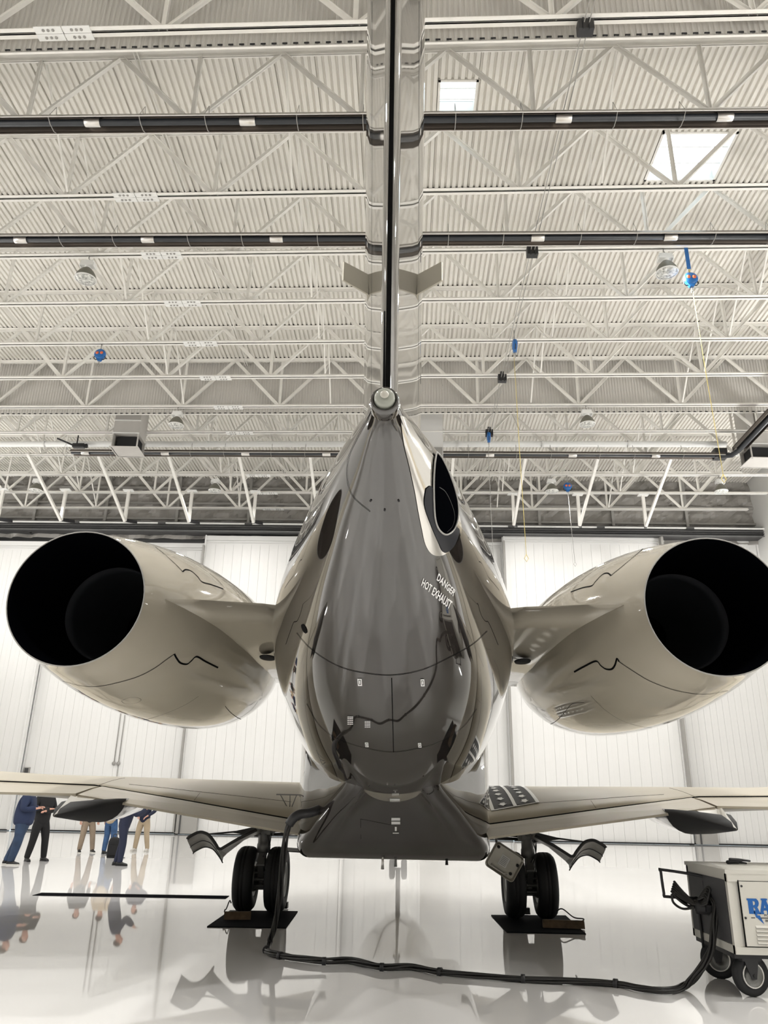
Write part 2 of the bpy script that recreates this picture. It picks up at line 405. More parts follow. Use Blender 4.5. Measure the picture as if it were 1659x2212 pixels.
# ------------------------------------------------------------------ roof services
def heater(y, z, x0, x1, label, cl0, n):
    t = thing('tube_heater', label, 'heater', (0, y, z), RZ*.3, 'radiant tube heaters')
    mb = MB(); pr = [(-.23, -.02), (-.22, .02), (-.15, .12), (-.05, .16), (.05, .16), (.15, .12), (.22, .02), (.23, -.02), (.21, -.02), (.2, .01), (.14, .1), (.05, .14), (-.05, .14), (-.14, .1), (-.2, .01), (-.21, -.02)]
    mb.loft([[(x0, a, b) for a, b in pr], [(x1, a, b) for a, b in pr]], 0, True, False); mb.obj('reflector', 'heater_ref', t)
    mb = MB(); mb.tube([(x0, -.02, .02), (x1, -.02, .02)], .075, 12); mb.obj('burner_tube', 'heater_tube', t)
    for s in (-1, 1):
        mb = MB(); mb.box(((x0+x1)/2, s*.235, -.02), (x1-x0, .025, .03)); mb.obj('reflector_lip', 'alu', t)
    cm = MB(); cm.lathe((-.17, 0, .02), (1, 0, 0), [(0, .09), (.01, .1), (.33, .1), (.34, .09)], 12); cm = cm.mesh('clamp', 'alu')
    hm = MB(); hm.tube([(0, -.235, -.02), (0, -.1, -.1), (0, .1, -.1), (0, .235, -.02)], .009, 5); hm.tube([(0, -.235, -.02), (0, 0, .5)], .006, 5); hm.tube([(0, .235, -.02), (0, 0, .5)], .006, 5); hm = hm.mesh('hanger_wire', 'midgrey')
    for i in range(n):
        x = cl0+i*3.43
        if x0 < x < x1: link('clamp', cm, t, (x, -.02, 0)); link('hanger_wire', hm, t, (x+1.1, 0, 0)); link('hanger_wire', hm, t, (x-.9, 0, 0))
    return t
heater(12.65, 15.45, -22, 16.5, 'dark radiant tube heater across the top, nearest to the viewer', -20.66, 12)
heater(16.4, 15.45, -22, 16.5, 'dark radiant tube heater behind the first, above high-bay lamps', -20.6, 12)
h3 = heater(29.4, 15.25, -14.2, 13.2, 'far tube heater low under the roof, turning back at right', -13.6, 9)
mb = MB(); mb.tube([(13.0, 0, .02), (13.5, -.1, .02), (13.6, -.6, .02), (13.6, -16, .02)], .11, 12); mb.obj('return_tube', 'heater_tube', h3)
mb = MB(); mb.box((13.6, -8.3, .14), (.5, 15.5, .03)); mb.box((13.37, -8.3, .06), (.02, 15.5, .16)); mb.box((13.83, -8.3, .06), (.02, 15.5, .16)); mb.obj('return_reflector', 'heater_ref', h3)
mb = MB(); mb.box((13.1, .1, .15), (.5, .4, .4)); mb.obj('burner_box', 'black', h3)
mb = MB(); mb.tube([(-24, 30.2, 15.95), (13.5, 29.6, 15.95)], .13, 14)
for i in range(10): mb.lathe((-23+i*3.6, 30.18-i*.06, 15.95), (1, -.017, 0), [(0, .15), (.08, .15)], 14)
tag(mb.obj('sprinkler_pipe', 'white'), 'white horizontal main pipe beyond the far tube heater', 'pipe')

def bay_lamp(x, y, lab):
    t = thing('high_bay_lamp', lab, 'lamp', (x, y, 15.2), RZ, 'high-bay lamps')
    mb = MB(); mb.lathe((0, 0, 0), (0, 0, 1), [(0, .29), (.03, .285), (.12, .265), (.24, .2), (.33, .12), (.36, .09), (.36, 0)], 28); mb.obj('reflector', 'lampbody', t)
    mb = MB(); mb.lathe((0, 0, .01), (0, 0, -1), [(0, .27), (.02, .275), (.045, .2), (.06, .0)], 28); 
    ln = mb.obj('lens', 'glass', t)
    mb = MB(); mb.lathe((0, 0, 0), (0, 0, 1), [(-.012, .275), (-.02, .29), (.01, .3), (.02, .285)], 28); mb.obj('rim', 'white', t)
    mb = MB(); mb.box((0, 0, .5), (.36, .22, .16)); mb.box((-.19, 0, .44), (.03, .2, .12)); mb.box((.19, 0, .44), (.03, .2, .12)); mb.lathe((0, 0, .34), (0, 0, 1), [(0, .09), (.1, .09)], 12); mb.obj('ballast_box', 'white', t)
    mb = MB(); mb.tube([(0, 0, .58), (.02, 0, .66), (-.02, 0, .72), (0, 0, .85)], .014, 6); mb.obj('hook', 'midgrey', t)
    lamp(x, y, 15.12, LAMP_W*.75, .5)
LP = [(-9.03, 17.74, 'upper left high-bay lamp left of the fin, largest'), (7.07, 17.43, 'upper right high-bay lamp beside blue lifeline reel'), (-8.95, 26.72, 'left high-bay lamp just below the smoke curtain'), (6.94, 26.41, 'right high-bay lamp just below the smoke curtain'), (-17.62, 33.63, 'leftmost small high-bay lamp before the insulated wall'), (-8.98, 33.46, 'small high-bay lamp above the left nacelle, near insulated wall'), (6.82, 33.16, 'small high-bay lamp beside small lifeline reel, near insulated wall'), (14.52, 33.0, 'rightmost small high-bay lamp above the right nacelle')]
for a_ in LP: bay_lamp(*a_)

def reel(x, y, lab, drop=.7, side=False, strap=False, z=15.9):
    t = thing('lifeline_reel', lab, 'reel', (x, y, z), RD(90) if side else 0, 'blue fall-arrest reels')
    zc = -drop-.16
    if strap:
        mb = MB(); mb.box((0, 0, -drop/2+.12), (.1, .02, drop-.1)); mb.obj('sling', 'bluecase', t)
        mb = MB(); mb.tube([(0, 0, -drop+.15), (0, 0, zc+.2)], .02, 6); mb.obj('shackle', 'yellow', t)
    else:
        mb = MB(); mb.tube([(0, 0, .14), (0, 0, zc+.18)], .02, 6); mb.obj('shackle', 'midgrey', t)
    mb = MB(); mb.lathe((0, .07, zc), (0, -1, 0), [(0, .0), (0, .14), (.03, .19), (.11, .19), (.14, .14), (.14, .0)], 20)
    mb.add([(-.15, -.05, zc-.1), (.15, -.05, zc-.1), (.05, -.05, zc-.26), (-.05, -.05, zc-.26), (-.15, .05, zc-.1), (.15, .05, zc-.1), (.05, .05, zc-.26), (-.05, .05, zc-.26)], [(0, 1, 2, 3), (7, 6, 5, 4), (0, 3, 7, 4), (1, 5, 6, 2), (3, 2, 6, 7)])
    c = mb.obj('casing', 'bluecase', t)
    mb = MB()
    for s in (-1, 1): mb.lathe((s*.075, -.078, zc+.02), (0, -1, 0), [(0, .055), (.004, .055), (.005, 0)], 12)
    mb.obj('sticker', 'orange', t)
    for s in (-1, 1):
        mb = MB(); mb.tube([(s*.17, 0, zc-.06), (s*.2, 0, zc-.14), (s*.14, 0, zc-.21), (s*.06, 0, zc-.2)], .014, 6); mb.obj('grip', 'black', t)
    mb = MB(); mb.tube([(0, 0, zc-.25), (.01, 0, zc-.36)], .018, 6); mb.tube([(.01, 0, zc-.36), (-.03, 0, zc-.42), (.01, 0, zc-.48), (.04, 0, zc-.42), (.01, 0, zc-.36)], .01, 6); mb.obj('snap_hook', 'midgrey', t)
    return t
reel(-10.37, 22.3, 'blue lifeline reel with orange stickers hanging at the left', .12)
reel(7.65, 17.36, 'blue lifeline reel on blue sling beside upper right lamp', .8, strap=True)
reel(3.51, 21.44, 'blue lifeline reel turned edge on, right of the fin', .25, side=True)
reel(3.41, 28.4, 'small blue reel beside black bracket above right fuselage shoulder', .1, side=True)
reel(7.55, 33.15, 'small blue and red reel before the insulated wall', .3)
# overhead horizontal lifeline
t = thing('lifeline_cable', 'thin steel lifeline cable with black brackets running under the trusses', 'cable', (3.44, 10.7, 15.8))
for dx in (-.05, .05):
    mb = MB(); mb.tube([(dx, -3, .0), (dx, 0.05, .0), (dx, 6.65, 0.0), (dx, 13.5, .0), (dx, 17.9, .0)], .011, 5); mb.obj('wire', 'midgrey', t)
for y in (0.1, 6.65, 13.4, 17.75):
    mb = MB(); mb.box((0, y, .02), (.3, .2, .26)); mb.box((0, y, .2), (.12, .12, .16)); mb.box((-.06, y-.11, -.02), (.03, .05, .3)); mb.box((.06, y-.11, -.02), (.03, .05, .3)); mb.obj('bracket', 'black', t)
for (x, y, z0, z1, m_, lab) in ((3.47, 21.44, 15.02, 8.4, 'yellow', 'thin yellow tag line hanging below the edge-on blue reel'), (7.66, 17.36, 14.48, 9.2, 'yellow', 'thin yellow tag line hanging below the reel near upper right lamp'), (3.37, 28.4, 15.17, 9.6, 'midgrey', 'thin grey cord hanging below the small reel at fuselage shoulder'), (7.56, 33.15, 14.97, 11.8, 'midgrey', 'thin cord hanging below the small blue and red reel')):
    mb = MB(); mb.tube([(x, y, z0), (x+.03, y, (z0+z1)/2), (x+.08, y, z1)], .009, 5); mb.tube([(x+.08, y, z1), (x+.02, y, z1-.12), (x+.08, y, z1-.22), (x+.14, y, z1-.12), (x+.08, y, z1)], .01, 5)
    tag(mb.obj('tag_line', m_), lab, 'cord', 'tag lines')

def outlet_duct(x, y, wd, lab, open_x):
    t = thing('supply_duct', lab, 'duct', (x, y, 14.85), RD(2), 'air supply ducts')
    mb = MB(); d = .95; h = .62
    for (c, s) in (((0, d/2, h+1.25), (wd, d, 2.5-.0)),): mb.box(c, s)
    mb.obj('riser', 'duct', t)
    mb = MB(); mb.box((0, d-.02, h/2), (wd, .03, h)); mb.box((-open_x*(wd/2-.01), d/2, h/2), (.03, d, h)); mb.box((open_x*(wd/2-.02), .03, h/2), (.05, .05, h)); mb.box((0, d/2, .015), (wd+.12, d+.1, .03)); mb.obj('outlet_frame', 'duct', t)
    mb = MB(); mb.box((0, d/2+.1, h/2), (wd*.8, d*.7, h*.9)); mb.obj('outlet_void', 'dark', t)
    mb = MB(); mb.box((0, -.01, h+.02), (wd+.04, .04, .04)); mb.box((0, -.01, h+.6), (wd+.04, .04, .04)); mb.obj('flange', 'white', t)
outlet_duct(-11.4, 28.0, 1.05, 'grey sheet metal duct with open outlet at left under roof', 1)
outlet_duct(14.75, 28.6, 1.5, 'grey sheet metal duct with open outlet at right edge', -1)
t = thing('service_column', 'pale boxed column standing right behind the tail, below smoke curtain', 'column', (1.1, 29.0, 0))
mb = MB(); mb.box((0, 0, 9), (.92, .6, 18)); mb.obj('casing', 'wall', t)
mb = MB(); mb.box((.22, -.33, 14.6), (.42, .1, 1.3)); mb.obj('brown_box', 'midgrey', t)
t = thing('security_camera', 'small black camera hanging at the left end of tube heater', 'camera', (-14.2, 29.8, 15.75))
mb = MB(); mb.tube([(0, 0, .5), (0, 0, .1)], .03, 8); mb.obj('drop_rod', 'black', t)
mb = MB(); mb.box((.1, 0, 0), (.5, .2, .17)); mb.lathe((.36, 0, 0), (1, 0, 0), [(0, .09), (.1, .1), (.12, 0)], 12); mb.obj('housing', 'black', t)
mb = MB(); mb.tube([(-.2, 0, .05), (-.9, 0, .35)], .04, 6); mb.obj('arm', 'black', t)
mb = MB(); mb.box((-18.2, 38.96, 2.7), (.26, .12, .3)); mb.box((-18.2, 38.89, 2.7), (.18, .02, .22), None, 1)
tag(mb.obj('junction_box', ['midgrey', 'rail']), 'small grey square box on the left hangar door leaf', 'box')
mb = MB()
for dx in (0, .22): mb.tube([(-14.0+dx, 38.98, 6.5), (-14.0+dx, 38.98, 3.1)], .022, 6); mb.lathe((-14.0+dx, 38.98, 3.1), (0, -1, 0), [(0, .09), (.05, .09), (.06, 0)], 12)
mb.tube([(-13.78, 38.98, 3.1), (-13.78, 38.98, 2.2), (-15, 38.98, 2.2)], .022, 6)
tag(mb.obj('door_conduit', 'midgrey'), 'thin grey conduits with round boxes on door above left wing', 'conduit')

# ------------------------------------------------------------------ the aircraft
XC = -.095
jet = thing('business_jet', 'dark taupe and champagne twin-engine business jet seen from behind its tail', 'aircraft', (XC, 12.9, 0))
def A(mb, name, mats, parent=None):
    me = mb.mesh(name, mats); me.transform(Matrix.Translation((0, -12.9, 0)))
    return link(name, me, parent or jet)
# stations: Y, centre z, half width, height above, depth below
ST = [(3.10, 3.31, .062, .062, .062), (3.3, 3.32, .10, .10, .10), (3.6, 3.325, .195, .19, .23), (4.2, 3.27, .40, .41, .44), (5, 3.2, .645, .56, .68), (6, 3.15, .91, .66, .96), (7, 3.09, 1.11, .8, 1.14), (8, 2.98, 1.185, .92, 1.25), (9, 2.85, 1.2, 1.07, 1.28), (10, 2.75, 1.2, 1.2, 1.2), (12, 2.75, 1.2, 1.2, 1.2), (22, 2.75, 1.2, 1.2, 1.2), (24.5, 2.65, 1.1, 1.1, 1.1), (26.5, 2.45, .85, .8, .85), (28, 2.25, .5, .42, .5), (28.8, 2.15, .1, .08, .1)]
def stat(y):
    i = max(0, min(len(ST)-2, next((k for k in range(len(ST)-1) if ST[k+1][0] >= y), len(ST)-2)))
    h = ST[i+1][0]-ST[i][0]; t = (y-ST[i][0])/h
    def sl(k, c):
        if k == 0 or k == len(ST)-1: a_, b_ = (0, 1) if k == 0 else (k-1, k)
        else: a_, b_ = k-1, k+1
        return (ST[b_][c]-ST[a_][c])/(ST[b_][0]-ST[a_][0])
    r = []
    for c in (1, 2, 3, 4):
        r.append((2*t**3-3*t*t+1)*ST[i][c]+(t**3-2*t*t+t)*h*sl(i, c)+(-2*t**3+3*t*t)*ST[i+1][c]+(t**3-t*t)*h*sl(i+1, c))
    return r
NF = 96
def ring(y, grow=0):
    zc, wd, tp, bt = stat(y); out = []
    for k in range(NF):
        a_ = 2*pi*k/NF; c, s = cos(a_), sin(a_); hh = tp if s > 0 else bt
        nn = 1.0
        out.append((( wd+grow)*c, y, zc + (hh+grow)*s))
    return out
ys = [3.10+.05*i for i in range(10)] + [3.6+.1*i for i in range(84)] + [12+.5*i for i in range(25)] + [24.5+.25*i for i in range(18)]
ys = sorted(set(round(y, 3) for y in ys if y <= 28.8)) 
fm = MB(); fm.loft([ring(y) for y in ys])
for i, f in enumerate(fm.f):
    c = sum((fm.v[k] for k in f), Vector())/len(f)
    if c.y > 8.3: fm.mi[i] = 1
fus = A(fm, 'fuselage', ['taupe', 'beige'])
BV = BVHTree.FromPolygons([tuple(v + Vector((XC, 0, 0))) for v in fm.v], fm.f)

def onto(bv, p, off=.003):
    """point where the line of sight through pixel p meets a surface"""
    d = sight(*p); h = bv.ray_cast(EYE, d)
    if h[0] is None: return None
    n = h[1] if h[1].dot(d) < 0 else -h[1]
    return h[0] + n*off - Vector((XC, 0, 0)), n
def strip(bv, pts, wpx, name, m_, parent, nsub=6, off=.003, mi=0):
    """thin painted/engraved line lying on a surface"""
    P = spline([Vector((x, y, 0)) for x, y in pts], nsub) if nsub > 1 else [Vector((x, y, 0)) for x, y in pts]
    Q = [onto(bv, (p.x, p.y), off) for p in P]; Q = [q for q in Q if q]
    if len(Q) < 2: return None
    mb = MB(); vs = []; fs = []
    for i, (p, n) in enumerate(Q):
        t = (Q[min(i+1, len(Q)-1)][0]-Q[max(i-1, 0)][0]).normalized(); s = t.cross(n).normalized()*wpx/2
        vs += [p-s, p+s]
    for i in range(len(Q)-1): fs.append((2*i, 2*i+1, 2*i+3, 2*i+2))
    mb.add(vs, fs, 0, True)
    return A(mb, name, m_, parent)
def patch(bv, quad, fn, name, mats, parent, off=.004):
    """fn yields 2D polygons in 0..1 x 0..1; they are laid on a surface inside a four-cornered area"""
    mb = MB(); q0, q1, q2, q3 = quad    # top-left, top-right, bottom-right, bottom-left
    for poly, mi in fn:
        vs = []
        for (u, v) in poly:
            x = (1-u)*(1-v)*q0[0]+u*(1-v)*q1[0]+u*v*q2[0]+(1-u)*v*q3[0]
            y = (1-u)*(1-v)*q0[1]+u*(1-v)*q1[1]+u*v*q2[1]+(1-u)*v*q3[1]
            r = onto(bv, (x, y), off)
            if r is None: break
            vs.append(r[0])
        else: mb.add(vs, [tuple(range(len(vs)))], mi)
    if mb.f: return A(mb, name, mats, parent)
def text_polys(body, bold=True, n=1):
    cu = bpy.data.curves.new('lettering', 'FONT'); cu.body = body; cu.resolution_u = 2; cu.offset = .022 if bold else 0
    ob = bpy.data.objects.new('lettering_tmp', cu); COL.objects.link(ob); bpy.context.view_layer.update()
    me = bpy.data.meshes.new_from_object(ob.evaluated_get(bpy.context.evaluated_depsgraph_get()))
    bpy.data.objects.remove(ob); bpy.data.curves.remove(cu)
    xs = [v.co.x for v in me.vertices]; yy = [v.co.y for v in me.vertices]
    x0, x1, y0, y1 = min(xs), max(xs), min(yy), max(yy)
    out = [([((me.vertices[k].co.x-x0)/(x1-x0), 1-(me.vertices[k].co.y-y0)/(y1-y0)) for k in p.vertices], 0) for p in me.polygons]
    bpy.data.meshes.remove(me); return out
# fuselage markings and seams
patch(BV, ((947, 1237), (985, 1276), (978, 1288), (942, 1252)), text_polys('DANGER'), 'lettering', 'white', fus)
patch(BV, ((914, 1248), (977, 1299), (970, 1316), (909, 1264)), text_polys('HOT EXHAUST'), 'lettering', 'white', fus)
strip(BV, [(641, 1367), (665, 1395), (700, 1422), (740, 1442), (786, 1453), (846, 1458), (910, 1447), (970, 1420), (1020, 1392), (1052, 1363)], .008, 'seam', 'seam', fus)
strip(BV, [(663, 1520), (685, 1560), (715, 1588), (753, 1605), (800, 1618), (850, 1624), (905, 1616), (951, 1602), (1000, 1570), (1029, 1531)], .008, 'seam', 'seam', fus)
strip(BV, [(846, 1465), (848, 1540), (850, 1624)], .007, 'seam', 'seam', fus)
strip(BV, [(803, 888), (780, 930), (758, 975), (750, 1010), (752, 1045), (765, 1075), (800, 1105)], .004, 'seam', 'seam', fus)
strip(BV, [(882, 905), (905, 930), (918, 965), (922, 1005), (915, 1045), (900, 1078)], .004, 'seam', 'seam', fus)
rect = [([(0, 0), (1, 0), (1, 1), (0, 1)], 0)]
for (x, y, w_, h_) in ((777, 1473, 9, 15), (912, 1474, 8, 15), (792, 1608, 7, 10), (906, 1609, 7, 10)):
    patch(BV, ((x-w_/2, y-h_/2), (x+w_/2, y-h_/2), (x+w_/2+1, y+h_/2), (x-w_/2+1, y+h_/2)), [([(0, 0), (1, 0), (1, .14), (0, .14)], 0), ([(0, .86), (1, .86), (1, 1), (0, 1)], 0), ([(0, .14), (.2, .14), (.2, .86), (0, .86)], 0), ([(.8, .14), (1, .14), (1, .86), (.8, .86)], 0), ([(.35, .25), (.65, .25), (.65, .75), (.35, .75)], 0)], 'placard', 'white', fus)
for (x, y, w_, h_) in ((757, 1556, 12, 18), (794, 1564, 12, 14)):
    patch(BV, ((x-w_/2, y-h_/2), (x+w_/2, y-h_/2), (x+w_/2, y+h_/2), (x-w_/2, y+h_/2)), [([(a_, b_), (a_+.3, b_), (a_+.3, b_+.1), (a_, b_+.1)], 0) for a_ in (.0, .36, .7) for b_ in (0, .2, .42, .64, .86)], 'placard', 'white', fus)
for (x, y) in ((801, 1081), (861, 1081), (831, 1101)):
    patch(BV, ((x-2.5, y-2.5), (x+2.5, y-2.5), (x+2.5, y+2.5), (x-2.5, y+2.5)), [([(.5+.5*cos(2*pi*k/8), .5+.5*sin(2*pi*k/8)) for k in range(8)], 0)], 'drain_hole', 'dark', fus)
patch(BV, ((649, 1346), (660, 1350), (666, 1370), (655, 1366)), [([(.5+.5*cos(2*pi*k/12), .5+.5*sin(2*pi*k/12)) for k in range(12)], 0)], 'drain_hole', 'seam', fus)
# exhaust of the auxiliary power unit: polished panel, rim and tear-shaped opening, its shaded depth painted flat black
def blob(pts, n=5): return [(p.x, p.y) for p in spline([Vector((x, y, 0)) for x, y in pts+[pts[0]]], n)][:-1]
def fill(bv, pts, name, m_, off, inset=None):
    c = (sum(p[0] for p in pts)/len(pts), sum(p[1] for p in pts)/len(pts)); mb = MB(); N = len(pts); L = 5; vs = []
    for l in range(L+1):
        for p in pts:
            f = l/L; vs.append(onto(bv, (c[0]+(p[0]-c[0])*f, c[1]+(p[1]-c[1])*f), off))
    if any(v is None for v in vs): print('fill miss', name); return None
    vs = [v[0] for v in vs]; fs = []
    for l in range(L):
        for k in range(N): fs.append((l*N+k, l*N+(k+1) % N, (l+1)*N+(k+1) % N, (l+1)*N+k))
    mb.add(vs, fs, 0, True); return A(mb, name, m_, fus)
panel = blob([(863, 897), (878, 905), (900, 940), (918, 965), (935, 985), (958, 1010), (975, 1060), (988, 1100), (996, 1140), (990, 1165), (972, 1188), (952, 1200), (932, 1196), (918, 1175), (910, 1140), (902, 1100), (895, 1060), (884, 1010), (872, 960)])
fill(BV, panel, 'polished_panel', 'chrome', .004)
heat = blob([(918, 1055), (930, 1050), (936, 1080), (940, 1130), (955, 1158), (975, 1150), (986, 1140), (990, 1150), (978, 1180), (958, 1193), (945, 1170), (928, 1130), (915, 1090)])
fill(BV, heat, 'heat_shield', mat('heat_shield', (.018, .02, .028), .35, metal=.5), .008)
tear = [(939, 978), (950, 990), (964, 1018), (977, 1052), (985, 1085), (986, 1115), (980, 1138), (970, 1150), (958, 1153), (945, 1142), (937, 1120), (934, 1085), (933, 1040), (935, 1000)]
tr = blob(tear); Q = [onto(BV, p, .012) for p in tr]
if all(Q):
    cc = sum((q[0] for q in Q), Vector())/len(Q); nn = sum((q[1] for q in Q), Vector()).normalized(); N = len(Q)
    mb = MB(); mb.tube([q[0] for q in Q]+[Q[0][0]], .005, 8); A(mb, 'exhaust_rim', 'midgrey', fus)
    apu = fill(BV, tr, 'auxiliary_exhaust', 'exhaust_dark', .010)
    mb = MB(); pts = [(945, 1052), (958, 1062), (970, 1085), (978, 1112), (974, 1135), (962, 1148)]
    strip(BV, pts, .004, 'inner_duct_edge', 'rubber', fus, off=.012)
# tail light
mb = MB(); mb.lathe((0, 3.14, 3.31), (0, -1, 0), [(-.05, .066), (-.02, .071), (.03, .070), (.05, .066), (.06, .058), (.05, .05), (.03, .048)], 40); A(mb, 'tail_ring', 'taupe')
mb = MB(); mb.lathe((0, 3.10, 3.312), (0, -1, 0), [(-.03, .05), (.0, .049), (.03, .047), (.045, .038), (.05, .02), (.051, .0)], 32); A(mb, 'tail_light', mat('tail_lens', (.30, .31, .27), .12))
mb = MB(); mb.lathe((0, 3.046, 3.313), (0, -1, 0), [(0, .02), (.008, .016), (.01, .006), (.012, 0)], 16); A(mb, 'tail_lamp', mat('tail_lamp', (.5, .48, .42), .2))
# fin and rudder
def finsec(z, y0, y1, hw, ny=18, cut=None):
    pts = []
    for i in range(ny+1):
        t = i/ny; th = hw*(1.0 if False else 1)*min(1, (2.6*t**.78)*(1) if t < .3 else 1)
        # blunt trailing edge growing to full width by a third of the chord, rounded nose
        if t < .27: th = .012 + (hw*.9-.012)*t/.27
        elif t < .55: th = hw*(.9+.1*sin((t-.27)/.28*pi/2))
        else: th = hw*math.sqrt(max(0, 1-((t-.55)/.45)**2))
        pts.append((th, y0+(y1-y0)*t, z))
    return pts + [(-x, y, z_) for x, y, z_ in pts[::-1]]
def te(z): return 3.62 - (z-3.3)*.17
def le(z): return 9.2 - (z-3.6)*.95
zs = [3.28, 3.5, 3.8, 4.2, 4.7, 5.2, 5.8, 6.4, 7.0, 7.5]
mb = MB()
secs = []
for z in zs:
    s = finsec(z, te(z), max(le(z), te(z)+2.6), .225); secs.append(s)
mb.loft(secs, 0, True, True); finob = A(mb, 'fin', 'fin')
FV = BVHTree.FromPolygons([tuple(v + Vector((XC, 0, 0))) for v in mb.v], mb.f)
mb = MB(); vs = []
for z in zs: vs.append([(-.013, te(z)-.012, z), (.013, te(z)-.012, z), (.013, te(z)+.02, z), (-.013, te(z)+.02, z)])
mb.loft(vs, 0, True, False); A(mb, 'trailing_edge_strip', 'seam', finob)
for x in (803, 905):
    strip(FV, [(x, 3), (x, 150), (x, 300), (x-.3, 450), (x-.5, 600), (x-1, 750), (x-1, 868)], .009, 'hinge_seam', 'seam', finob, 3, .002)
mb = MB(); mb.tube([(-.012, 3.42, 3.4), (-.012, 3.38, 3.46), (-.014, 3.25, 3.9)], [.012, .007, .004], 8); A(mb, 'static_wick', 'seam', finob)
M['plate'] = mat('plate_paint', (.62, .58, .48), .3)
# small V-shaped plates on the fin sides
for s in (-1, 1):
    for (dx, dy) in ((.20, -.10), (.0, .14)):
        c = Vector((s*.17, 4.36, 4.9)); mb = MB()
        e = c + Vector((s*(.0 if dx == 0 else .16), dy if dx == 0 else -.13, 0))
        d = (e-c); n = Vector((d.y, -d.x, 0)).normalized()*.006
        vs = []
        for q in (n, -n): vs += [c+q+Vector((0, 0, -.08)), c+d+q+Vector((0, 0, -.065)), c+d+q+Vector((0, 0, .085)), c+q+Vector((0, 0, .08))]
        mb.add(vs, [(0, 1, 2, 3), (7, 6, 5, 4), (0, 4, 5, 1), (1, 5, 6, 2), (2, 6, 7, 3), (3, 7, 4, 0)]); A(mb, 'side_plate', 'plate', finob)
# tailplane on top of the fin, above the frame
for s in (-1, 1):
    mb = MB(); rr = []
    for (x, y0, y1, z, th) in ((0, 1.5, 4.0, 7.75, .13), (s*2.6, .8, 2.7, 7.72, .1), (s*5.1, .1, 1.5, 7.7, .06)):
        rr.append([(x, y0+(y1-y0)*t, z+th*q) for t, q in ((0, 0), (.3, .7), (.6, 1), (.9, .7), (1, 0), (.9, -.7), (.6, -1), (.3, -.7))])
    mb.loft(rr, 0, True, True); A(mb, 'tailplane', 'beige')

